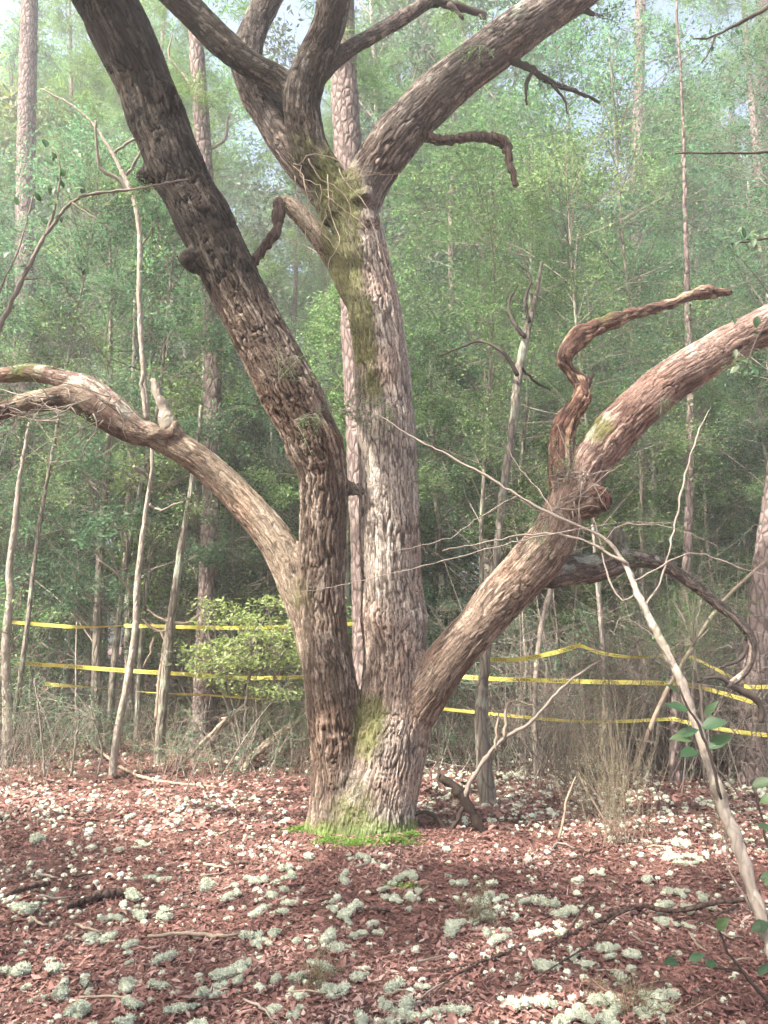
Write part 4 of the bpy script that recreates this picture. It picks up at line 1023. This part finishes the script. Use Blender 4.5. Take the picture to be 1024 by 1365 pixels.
# ------------------------------------------------------------------ caution tape
fc = bpy.data.curves.new('lettering', 'FONT'); fc.body = 'CAUTION'; fc.size = 1.0
fo_ = bpy.data.objects.new('lettering_src', fc); COL.objects.link(fo_)
dg = bpy.context.evaluated_depsgraph_get(); dg.update()
tme = bpy.data.meshes.new_from_object(fo_.evaluated_get(dg))
TV = np.array([v.co[:2] for v in tme.vertices]); TF = [list(p.vertices) for p in tme.polygons]
bpy.data.objects.remove(fo_)
TV = (TV - TV.min(0)) / (TV[:, 1].max() - TV[:, 1].min()); TXW = TV[:, 0].max()
TFt = []
for f in TF:
    for i in range(1, len(f) - 1): TFt.append([f[0], f[i], f[i + 1]])
TFt = np.array(TFt)
def tape(label, pts, W=.076, twist=(), seed=0, text=True):
    """pts: (px, py, Y)"""
    g = np.random.default_rng(seed)
    W = W * .66; P = np.array([at(x, y, Y) for x, y, Y in pts]); C = catmull(P, .025)
    T, N, B = frames(C); arc = np.concatenate([[0], np.cumsum(np.linalg.norm(np.diff(C, axis=0), axis=1))])
    ang = .32 * np.interp(arc, np.arange(0, arc[-1] + .5, .35), g.normal(size=len(np.arange(0, arc[-1] + .5, .35))))
    for (c, wd, amt) in twist: ang = ang + amt * sstep(c - wd, c + wd, arc / arc[-1])
    up = np.array([0, 0, 1.]) - T * T[:, 2:3]; up /= np.linalg.norm(up, axis=1)[:, None]; nr = np.cross(T, up)
    wv = up * np.cos(ang)[:, None] + nr * np.sin(ang)[:, None]; fn_ = np.cross(wv, T); fn_ = np.where(fn_[:, 1:2] > 0, -fn_, fn_) if not len(twist) else fn_
    base = C[0].copy()
    V = np.concatenate([C - wv * W / 2, C + wv * W / 2, ]) - base
    n = len(C); i = np.arange(n - 1); Q = np.stack([i, i + 1, i + 1 + n, i + n], 1)
    mb = MB(); mb.add(V, Q, None, .5)
    o = obj('caution_tape', mb.mesh('caution_tape', M['tape'])); o.location = base
    o['label'] = label; o['category'] = 'tape'; o['group'] = 'yellow caution tape strips'
    if text:
        hgt = W * .62; step = TXW * hgt + .30; k = 0; lm = MB(); s0 = .12
        while s0 + TXW * hgt < arc[-1]:
            ss_ = s0 + TV[:, 0] * hgt; vv = (TV[:, 1] - .5) * hgt
            ip = lambda A: np.stack([np.interp(ss_, arc, A[:, j]) for j in range(3)], 1)
            lm.add(ip(C) + ip(wv) * vv[:, None] + np.array([0, -.003, 0]) - base, None, TFt, .5); s0 += step
        if lm.n: obj('lettering', lm.mesh('lettering', M['ink'], False), o, kind='stuff')
    return o
tape('upper caution tape strip running from mossy sapling up to a twig', [(648,879,8.3),(690,879,8.6),(735,871,8.8),(773,860,9.0)], seed=1)
tape('upper caution tape strip sagging between twig and slender trunk', [(773,860,9.0),(800,870,9.0),(845,876,9.0),(900,873,8.9)], .06, twist=((.5, .3, 1.1),), seed=2, text=False)
tape('upper caution tape strip slanting down to the taped reddish tree', [(903,868,8.9),(935,882,8.9),(970,900,8.9),(1004,916,8.8)], .055, twist=((.5, .4, .7),), seed=3, text=False)
tape('short caution tape end wrapped on the taped reddish tree', [(992,915,8.66),(1010,916,8.64),(1034,915,8.7)], .07, seed=4, text=False)
tape('middle caution tape strip between mossy sapling and slender red trunk', [(560,897,9.4),(640,904,9.2),(720,907,9.1),(800,909,9.0),(902,911,8.8)], .078, seed=5)
tape('middle caution tape strip from slender trunk to the taped tree', [(896,910,8.78),(940,918,8.75),(980,929,8.7),(1010,938,8.66)], .07, twist=((.7, .2, .5),), seed=6)
tape('lowest caution tape strip between oak and slender red trunk', [(540,938,9.5),(600,946,9.4),(690,955,9.2),(760,961,9.0),(820,962,8.9),(902,958,8.8)], .055, twist=((.4, .2, .6), (.75, .1, -.6)), seed=7, text=False)
tape('lowest caution tape strip from slender trunk past the taped tree', [(896,958,8.78),(930,966,8.7),(980,975,8.6),(1040,982,8.5),(1110,990,8.4)], .07, twist=((.4, .2, .4),), seed=8, text=False)
tape('upper caution tape strip between flecked sapling and white sapling', [(12,829,9.8),(60,833,9.9),(110,836,10.0),(165,834,10.15)], .07, twist=((.5, .2, .9),), seed=9, text=False)
tape('upper caution tape strip behind the slim grey brown sapling', [(165,834,10.15),(220,835,10.2),(300,837,10.3),(390,835,10.3),(500,830,10.3)], .075, seed=10, text=False)
tape('middle caution tape strip behind the white sapling and yellow shrub', [(20,884,9.9),(90,888,10.0),(140,892,10.1),(200,896,10.2),(270,900,10.3),(340,904,10.3),(480,900,10.3)], .08, seed=11)
tape('lowest thin caution tape strip behind the white sapling', [(60,912,10.0),(130,917,10.1),(200,923,10.2),(280,927,10.3),(360,932,10.3),(470,932,10.3)], .075, twist=((.1, .1, 1.2),), seed=12, text=False)

# ------------------------------------------------------------------ sticks and branches on the ground
def stick(name, label, cat, pts, mat, lift=.02, twigs=(), group=None):
    """pts: (px, py on ground, width, height above ground)"""
    P = []
    for (x, y, w, h) in pts:
        p = ground(x, y); p[2] += h + lift; P.append([*p, px_size(p, w) / 2])
    P = np.array(P); b = P[0, :3].copy(); b[2] = float(gz(b[0], b[1]))
    gg = np.random.default_rng(int(pts[0][0]))
    S = catmull(P, .04); mb = MB(); V, Q, T = tube(S[:, :3] - b + gg.normal(size=(len(S), 3)) * .003, S[:, 3] * (1 + .1 * gg.normal(size=len(S))), 8); mb.add(V, Q, T, .5)
    if twigs:
        o = empty(name, b, label=label, category=cat); obj('main_stem', mb.mesh('main_stem', mat), o)
        for tp in twigs:
            P2 = []
            for (x, y, w, h) in tp:
                p = ground(x, y); p[2] += h + lift; P2.append([*p, px_size(p, w) / 2])
            S = catmull(np.array(P2), .05); tm = MB(); V, Q, T = tube(S[:, :3] - b, np.maximum(S[:, 3], .001), 6); tm.add(V, Q, T, .5); obj('twig', tm.mesh('twig', mat), o)
    else:
        o = obj(name, mb.mesh(name, mat)); o.location = b; o['label'] = label; o['category'] = cat
    if group: o['group'] = group
    return o
stick('fallen_branch', 'long thin dark branch lying from the white leaning stem', 'branch', [(1004,1219,7,.06),(960,1222,7,.06),(905,1227,7,.03),(852,1223,6,.04),(805,1232,6,.01),(760,1251,5,.0),(700,1265,5,0),(640,1288,4,0),(560,1302,3,0)], M['dead_wood'],
      twigs=[[(850,1224,4,.04),(820,1240,3,.05),(790,1270,3,.03),(740,1300,2,.02),(700,1320,1.5,.0)], [(800,1212,4,.08),(780,1225,3,.05),(755,1255,3,.02),(720,1275,2,.0)], [(985,1222,4,.04),(950,1232,3,.02),(920,1240,2,.0)], [(640,1288,3,.0),(600,1318,3,.02),(560,1350,2,.0)]])
stick('fallen_stick', 'short thick dark stick lying among lichen cushions', 'stick', [(88,1216,8,.01),(112,1208,11,.01),(140,1199,13,.015),(160,1197,11,.01),(180,1196,6,.01)], M['dead_wood'])
stick('fallen_stick', 'short dark stick beside a smaller stack of lichen', 'stick', [(8,1199,6,.01),(30,1192,8,.01),(52,1186,8,.01),(66,1184,5,.01)], M['dead_wood'])
stick('fallen_stick', 'thin pale stick on the litter in front of the oak', 'stick', [(196,1257,4,.01),(240,1252,5,.01),(290,1256,5,.01),(320,1252,3,.01)], M['dry'])
stick('fallen_stick', 'thin dark stick near large lichen before the mossy foot', 'stick', [(455,1220,5,.01),(490,1218,5,.01),(520,1221,4,.01)], M['dead_wood'])
stick('fallen_stick', 'thin pale twig curving along the litter beside the white sapling', 'stick', [(10,965,3,.35),(60,980,4,.25),(105,990,4,.12),(135,1010,4,.04),(190,1040,4,.01),(290,1052,3,.0)], M['dry'])
g = np.random.default_rng(700)
for i in range(46):
    px, py = g.uniform(20, 1000), g.uniform(1090, 1355); a = g.normal() * .5; L = g.uniform(18, 60) * (py - 850) / 350
    if 400 < px < 580 and py < 1150: continue
    dx, dy = math.cos(a) * L, math.sin(a) * L * .5; w = g.uniform(1.5, 4)
    stick('fallen_twig', 'thin dry twig lying on the leaf litter', 'twig', [(px, py, w, .01), (px + dx * .5 + g.normal() * 3, py + dy * .5 + g.normal() * 3, w, .012), (px + dx, py + dy, w * .5, .01)], M[('dry', 'dead_wood', 'twig_grey')[i % 3]], group='dry twigs on the leaf litter')
# leaning sticks by the yellow shrub
for lb_, pts in (('straight pale stick leaning from the brush beside the oak stem', [(335,1012,6),(380,975,7),(428,935,6)]), ('pale stick leaning low below the yellow green shrub', [(248,985,4),(270,1000,4),(300,965,5),(330,935,4)]), ('thin pale bent stick propped below the yellow green shrub', [(240,1022,4),(270,990,5),(300,960,5),(303,957,4),(295,958,3)]), ('thicker mossy stick leaning toward the oak stem', [(322,1030,9),(345,1000,10),(385,968,8),(415,950,6)])):
    b = at(pts[0][0], pts[0][1], 9.6); mb = MB(); pxtube(mb, pts, 9.6, 9.8, 7, .05, .5, .003, 1, b); o = obj('leaning_stick', mb.mesh('leaning_stick', M['dry'])); o.location = b; o['label'] = lb_; o['category'] = 'stick'
# dark dead branch arching beside the oak foot
b = ground(640, 1112); DB = empty('dead_branch', b, label='dark arching dead branch with pale upper shoots beside the oak foot', category='branch')
for nm, pts, mt in (('main_stem', [(586,1036,11),(604,1047,14),(622,1072,15),(636,1095,13),(652,1122,12)], 'rotten'), ('root', [(548,1087,5),(566,1082,6),(583,1091,6),(598,1118,8)], 'rotten'), ('shoot', [(598,1114,7),(612,1088,7),(621,1066,7),(624,1050,6)], 'rotten'),
                    ('shoot', [(621,1070,6),(622,1052,6),(640,1022,6),(668,988,5),(700,968,5),(722,948,4),(742,924,3.5),(775,896,3),(802,880,2)], 'twig_grey'), ('twig', [(672,984,4),(674,960,4),(675,940,3),(690,935,2),(715,942,1.5)], 'dry'), ('twig', [(660,1000,3),(662,970,3),(665,950,2)], 'dry'), ('twig', [(585,1050,3),(584,1000,3),(588,960,2)], 'dry'), ('twig', [(620,1086,4),(632,1090,3),(628,1100,2)], 'dead_wood')):
    mb = MB(); pxtube(mb, pts, b[1] + .02, b[1] + .05, 8, .04, .5, .003, 3, b); obj(nm, mb.mesh(nm, M[mt]), DB)
b = at(720, 1000, 6.3)
for lb_, pts in (('thin pale forked straw stem standing before the wispy plants', [(745,1122,4),(752,1090,4),(756,1065,3),(768,1035,2)]), ('thin bent straw stem beside the wispy plants', [(810,1100,3),(795,1075,3),(780,1050,3),(770,1030,2)])):
    b = ground(pts[0][0], pts[0][1]); mb = MB(); pxtube(mb, pts, b[1], b[1], 6, .04, .5, .002, 2, b); o = obj('straw_stem', mb.mesh('straw_stem', M['dry'])); o.location = b; o['label'] = lb_; o['category'] = 'stem'

# ------------------------------------------------------------------ the white leaning stem and its long branches
b = ground(1062, 1338); LN = empty('leaning_sapling', b, label='white dead sapling leaning across the clearing toward the right limb', category='sapling')
mb = MB(); pxtube(mb, [(1066,1350,20),(1040,1290,19),(1012,1215,18),(985,1130,16.5),(960,1062,15),(935,985,13),(905,902,11.5),(875,842,10),(850,792,8),(832,748,6)], b[1], 4.9, 12, .04, .5, .003, 4, b); obj('trunk', mb.mesh('trunk', M['pale']), LN)
for pts, y0, y1 in (([(850,792,10),(838,757,9),(812,724,8),(780,703,8),(740,688,7),(690,660,6),(640,630,6),(590,603,5),(545,580,4),(500,548,2)], 4.8, 5.4), ([(836,752,9),(800,730,7),(765,716,6),(735,712,5),(690,714,4),(640,724,3),(590,734,2)], 4.85, 5.3), ([(770,706,4),(690,722,3),(600,745,2.5),(500,770,2),(400,790,1.2)], 5.0, 5.4),
                    ([(860,810,6),(882,770,5),(900,700,5),(912,640,5),(930,580,4),(945,545,2)], 4.8, 5.2), ([(850,790,5),(830,800,5),(812,770,5),(800,720,4),(790,690,2)], 4.8, 5.0), ([(845,775,5),(900,745,4),(930,738,4),(985,755,3),(1030,770,2)], 4.8, 4.6), ([(905,905,4),(880,860,3),(850,830,2),(830,825,1.5)], 4.5, 4.6),
                    ([(690,660,3),(640,690,2.5),(590,720,2),(520,735,1.2)], 5.2, 5.4), ([(740,688,3),(720,655,2.5),(690,620,2),(670,585,1.2)], 5.1, 5.5), ([(1004,1215,5),(985,1180,4),(970,1150,3),(968,1120,2)], 3.8, 3.9), ([(800,730,3),(830,700,3),(900,705,2.5),(960,730,2)], 4.9, 4.7), ([(770,706,3),(820,697,2.5),(860,697,2),(920,697,1.5)], 5, 5)):
    mb = MB(); pxtube(mb, [(x_, y_, w_ * .55) for x_, y_, w_ in pts], y0, y1, 6, .05, .6, .004, int(pts[1][0]), b); obj('branch', mb.mesh('branch', M['twig_grey']), LN)

# ------------------------------------------------------------------ broad leaves near the camera
def broad_leaf_mesh(k):
    g = np.random.default_rng(800 + k); t = np.linspace(0, 1, 7); w = np.sin(math.pi * t ** .85) * .24 * g.uniform(.8, 1.2) + .004; zc = .10 * g.normal() * (t - .5) ** 2 * 4 - .1 * t ** 2
    V = np.concatenate([np.stack([t, -w, zc + w * .35], 1), np.stack([t, 0 * t, zc], 1), np.stack([t, w, zc + w * .35], 1)])
    Q = [[i, i + 1, i + 8, i + 7] for i in range(6)] + [[i + 7, i + 8, i + 15, i + 14] for i in range(6)]
    mb = MB(); mb.add(V, Q, None, g.random()); return mb.mesh('leaf', M['leaf_big'])
BLM = [broad_leaf_mesh(k) for k in range(5)]
def sprig(name, label, cat, Y, stems, leaves, mat='twig_dark', ground_base=False, seed=0):
    g = np.random.default_rng(seed); b = at(stems[0][0][0], stems[0][0][1], Y)
    root = empty(name, b, label=label, category=cat)
    for st in stems:
        mb = MB(); pxtube(mb, st, Y, Y, 6, .04, .5, .003, seed, b); obj('stem', mb.mesh('stem', M[mat]), root)
    for i, (x, y, L, ang) in enumerate(leaves):
        p = at(x, y, Y + g.normal() * .03); o = obj('leaf', BLM[(i + seed) % 5], root); s_ = px_size(p, L) * .78; o.scale = (s_, s_, s_)
        o.location = p - b
        M_ = Matrix.Rotation(math.radians(90), 4, 'X') @ Matrix.Rotation(math.radians(ang), 4, 'Z') if False else None
        dx = Vector((math.cos(math.radians(ang)), g.uniform(-.6, .3), math.sin(math.radians(ang)))).normalized()
        nz = Vector((g.normal() * .35, -.75, .8)); yv = nz.cross(dx).normalized(); zv = dx.cross(yv)
        o.rotation_euler = Matrix((dx, yv, zv)).transposed().to_euler()
    return root
sprig('leafy_vine', 'broad green vine leaves climbing the white leaning stem', 'vine', 4.15, [[(962,1066,4),(948,1010,4),(935,975,4),(915,940,3),(905,915,2)]], [(932,972,48,200),(935,970,44,20),(945,998,46,35),(925,985,40,175),(918,948,40,160),(940,955,36,60),(930,1000,38,190),(905,925,28,140)], seed=1)
sprig('leafy_seedling', 'seedling with dark stem and few green leaves on the litter', 'seedling', float(ground(1010, 1350)[1]), [[(1040,1352,6),(1015,1325,6),(990,1295,5),(970,1268,4),(958,1240,3)], [(990,1295,3),(950,1290,2),(920,1284,2)]], [(905,1283,30,170),(918,1280,30,20),(955,1240,34,60),(1018,1180,34,25),(1010,1300,30,40),(940,1288,26,10)], seed=2)
sprig('leafy_seedling', 'upright sprig with blue green leaves beside the white leaning stem', 'seedling', 3.9, [[(1062,1340,5),(1040,1200,4),(1018,1100,3),(1005,1050,3)]], [(1002,1050,40,30),(1012,1068,40,15),(1030,1110,40,150),(1012,1172,36,25),(1025,1230,36,200)], seed=3)
g = np.random.default_rng(820)
lvs = [(g.uniform(35, 110), g.uniform(195, 285), g.uniform(14, 22), g.uniform(0, 360)) for _ in range(34)] + [(g.uniform(0, 180), g.uniform(235, 420), g.uniform(14, 24), g.uniform(0, 360)) for _ in range(30)]
sprig('leafy_branch', 'arching thin branch with broad sunlit leaves before the hazy pine', 'branch', 5.0, [[(-260,1190,16),(-160,820,13),(-60,560,10),(0,435,7),(30,372,6),(60,315,5),(95,270,4),(130,258,4),(180,252,3),(250,238,2)], [(60,315,3),(75,270,3),(80,220,2),(70,195,1.5)], [(30,372,3),(60,372,2),(85,378,1.5)], [(95,270,3),(140,300,2),(160,310,1.5)], [(-20,470,4),(-5,400,3),(25,330,2),(45,260,1.5)]], lvs, 'twig_grey', seed=4)
lvs = [(g.uniform(975, 1035), g.uniform(420, 500), g.uniform(14, 24), g.uniform(200, 340)) for _ in range(14)] + [(g.uniform(960, 1035), g.uniform(300, 345), g.uniform(14, 24), g.uniform(0, 360)) for _ in range(22)]
sprig('leafy_branch', 'dark leafed hanging twigs beside the thick pinkish limb', 'branch', 5.4, [[(1180,250,8),(1090,290,6),(1030,315,4),(975,325,2)], [(1090,290,4),(1050,380,3),(1010,450,2),(995,490,1.5)], [(1180,200,5),(1040,203,4),(900,204,2)]], lvs, 'twig_dark', seed=5)
sprig('leafy_branch', 'bare dark twig hanging in from above over the pines', 'branch', 5.6, [[(1100,-60,8),(1030,5,6),(990,28,5),(950,48,3),(925,52,2)], [(955,46,3),(945,70,2),(935,85,1.5)]], [(980,40,12,300),(950,60,12,260)], 'twig_dark', seed=6)

# ------------------------------------------------------------------ shrubs one can tell apart
def cloud_shrub(name, label, Y, boxes, mat, leaf, seed, stems, aspect=.45, depth_=.6):
    g = np.random.default_rng(seed); b = at(stems[0][0][0], stems[0][0][1], Y); b[2] = float(gz(b[0], b[1]))
    root = empty(name, b, label=label, category='shrub'); tm = MB(); lm = MB()
    for st in stems: pxtube(tm, st, Y, Y, 5, .06, .5, .004, seed, b)
    for (x0, x1, y0, y1, n, flat) in boxes:
        k = max(1, n // 45)
        for _ in range(k):
            px, py = g.uniform(x0, x1), g.uniform(y0, y1); c = at(px, py, Y + g.uniform(-depth_, depth_)) - b
            q = c + g.normal(size=(45, 3)) * [.13, .13, .13 * flat]
            leaf_cloud(lm, q, leaf, g, aspect, up=1.0)
            s0 = stems[g.integers(len(stems))]; r_ = at(s0[-2][0], s0[-2][1], Y) - b
            polytube(tm, [r_, (r_ + c) / 2 + [0, 0, .05], c], .005, .002, 4, .2, g.random(), cap=False)
    obj('stems', tm.mesh('stems', M['twig_grey']), root); obj('foliage', lm.mesh('foliage', mat, False), root)
    return root
cloud_shrub('yellow_shrub', 'yellow green sunlit shrub with layered leaves beside the oak stem', 9.7, [(265,405,800,870,1500,.3), (255,335,860,905,1100,.3), (330,415,840,890,900,.3), (290,410,890,930,500,.35)], M['leaf_yellow'], .065, 900, [[(325,1010,5),(328,940,5),(335,880,4),(340,830,3)], [(330,1010,4),(350,950,4),(370,890,3),(380,840,2)], [(322,1010,4),(305,950,3),(290,900,3),(280,870,2)]])
cloud_shrub('feathery_shrub', 'soft feathery green seedling pine beside the oak stem', 9.5, [(350,420,925,985,900,.8)], M['leaf_pine'], .10, 910, [[(390,1020,4),(388,970,4),(385,940,3),(384,925,2)]], .05, .2)
cloud_shrub('feathery_shrub', 'bright feathery green sprays hanging near the drooping lower limb', 7.6, [(890,980,790,850,1300,.8), (870,930,850,890,500,.7)], M['leaf_pine'], .09, 920, [[(940,1040,4),(935,930,4),(925,860,3),(935,800,2)]], .07, .3)
cloud_shrub('grey_shrub', 'straggly grey green shrub beside the flecked sapling', 9.0, [(60,150,940,1010,800,.8), (20,90,900,960,500,.8)], M['leaf_cool'], .035, 930, [[(95,1035,4),(100,990,4),(105,960,3),(100,930,2)], [(60,1035,4),(55,980,3),(50,930,3),(45,905,2)], [(130,1035,3),(135,1000,3),(125,960,2),(120,940,2)]], .35, .3)
def wispy(label, px, py, hpx, rpx, n, seed):
    g = np.random.default_rng(seed); b = ground(px, py); root = empty('wispy_plant', b, label=label, category='plant'); mb = MB(); lm = MB()
    H_ = px_size(b, hpx); R_ = px_size(b, rpx)
    for i in range(n):
        s0 = np.array([g.normal() * R_ * .25, g.normal() * R_ * .25, -.02]); L = H_ * g.uniform(.35, 1.0)
        e = s0 + np.array([g.normal() * R_ * .5, g.normal() * R_ * .4, L]); m_ = (s0 + e) / 2 + g.normal(size=3) * .04
        polytube(mb, [s0, m_, e], .0017, .0007, 3, .12, g.random(), cap=False)
        k = 34; t = g.uniform(.2, 1, k)[:, None]; q = s0 * (1 - t) ** 2 + 2 * m_ * t * (1 - t) + e * t ** 2
        leaf_cloud(lm, q, .045, g, .05, -.6)
    obj('stems', mb.mesh('stems', M['dry']), root); obj('foliage', lm.mesh('foliage', M['leaf_wisp'], False), root)
M['leaf_wisp'] = mat_leaf('wispy_leaf', (0.13, 0.125, 0.07), (0.24, 0.22, 0.13), (1.2, 1.3, 1.0), .35, obj_var=.1)
wispy('tall wispy olive brown plant beyond the fallen branch', 822, 1125, 230, 75, 90, 1)
wispy('wispy olive plant standing close beside the taller one', 785, 1080, 190, 60, 70, 2)
wispy('low wispy plant among lichen in front of the oak', 638, 1228, 60, 40, 20, 3)
wispy('low wispy tuft by the thin fallen branch', 845, 1345, 50, 70, 22, 4)
wispy('low wispy tuft among lichen before the short thick stick', 425, 1315, 55, 36, 16, 5)
wispy('short wispy tuft beside the foot of the white leaning stem', 965, 1130, 120, 40, 18, 6)
wispy('dry wispy tuft at the foot of the flecked sapling', 70, 1035, 110, 90, 34, 7)
wispy('dry wispy tuft under the yellow green shrub', 400, 1035, 90, 60, 26, 8)
mb = MB(); g = np.random.default_rng(930); c = ground(535, 1184); q = c + np.c_[g.normal(size=(160, 2)) * [.06, .025], g.random(160) * .02]
leaf_cloud(mb, q - c, .03, g, .4); o = obj('moss_tuft', mb.mesh('moss_tuft', M['moss'], False)); o.location = c; o['label'] = 'small bright green moss tuft lying before the oak foot'; o['category'] = 'moss'; o['kind'] = 'stuff'

# ------------------------------------------------------------------ haze
hv = np.array([[x, y, z] for z in (-1.2, 34) for y in (-28, 100) for x in (-68, 68)], float)
hf = np.array([[0, 2, 3, 1], [4, 5, 7, 6], [0, 1, 5, 4], [2, 6, 7, 3], [0, 4, 6, 2], [1, 3, 7, 5]])
hm, nt, n, l = mat_new('haze'); out = n.new('ShaderNodeOutputMaterial'); pv = n.new('ShaderNodeVolumePrincipled')
pv.inputs['Density'].default_value = 0.0042; pv.inputs['Color'].default_value = (.93, .97, 1.0, 1); pv.inputs['Anisotropy'].default_value = .2
l.new(pv.outputs[0], out.inputs['Volume'])
HZ = obj('haze', mesh_from('haze', hv, hf, hm, False), kind='stuff')
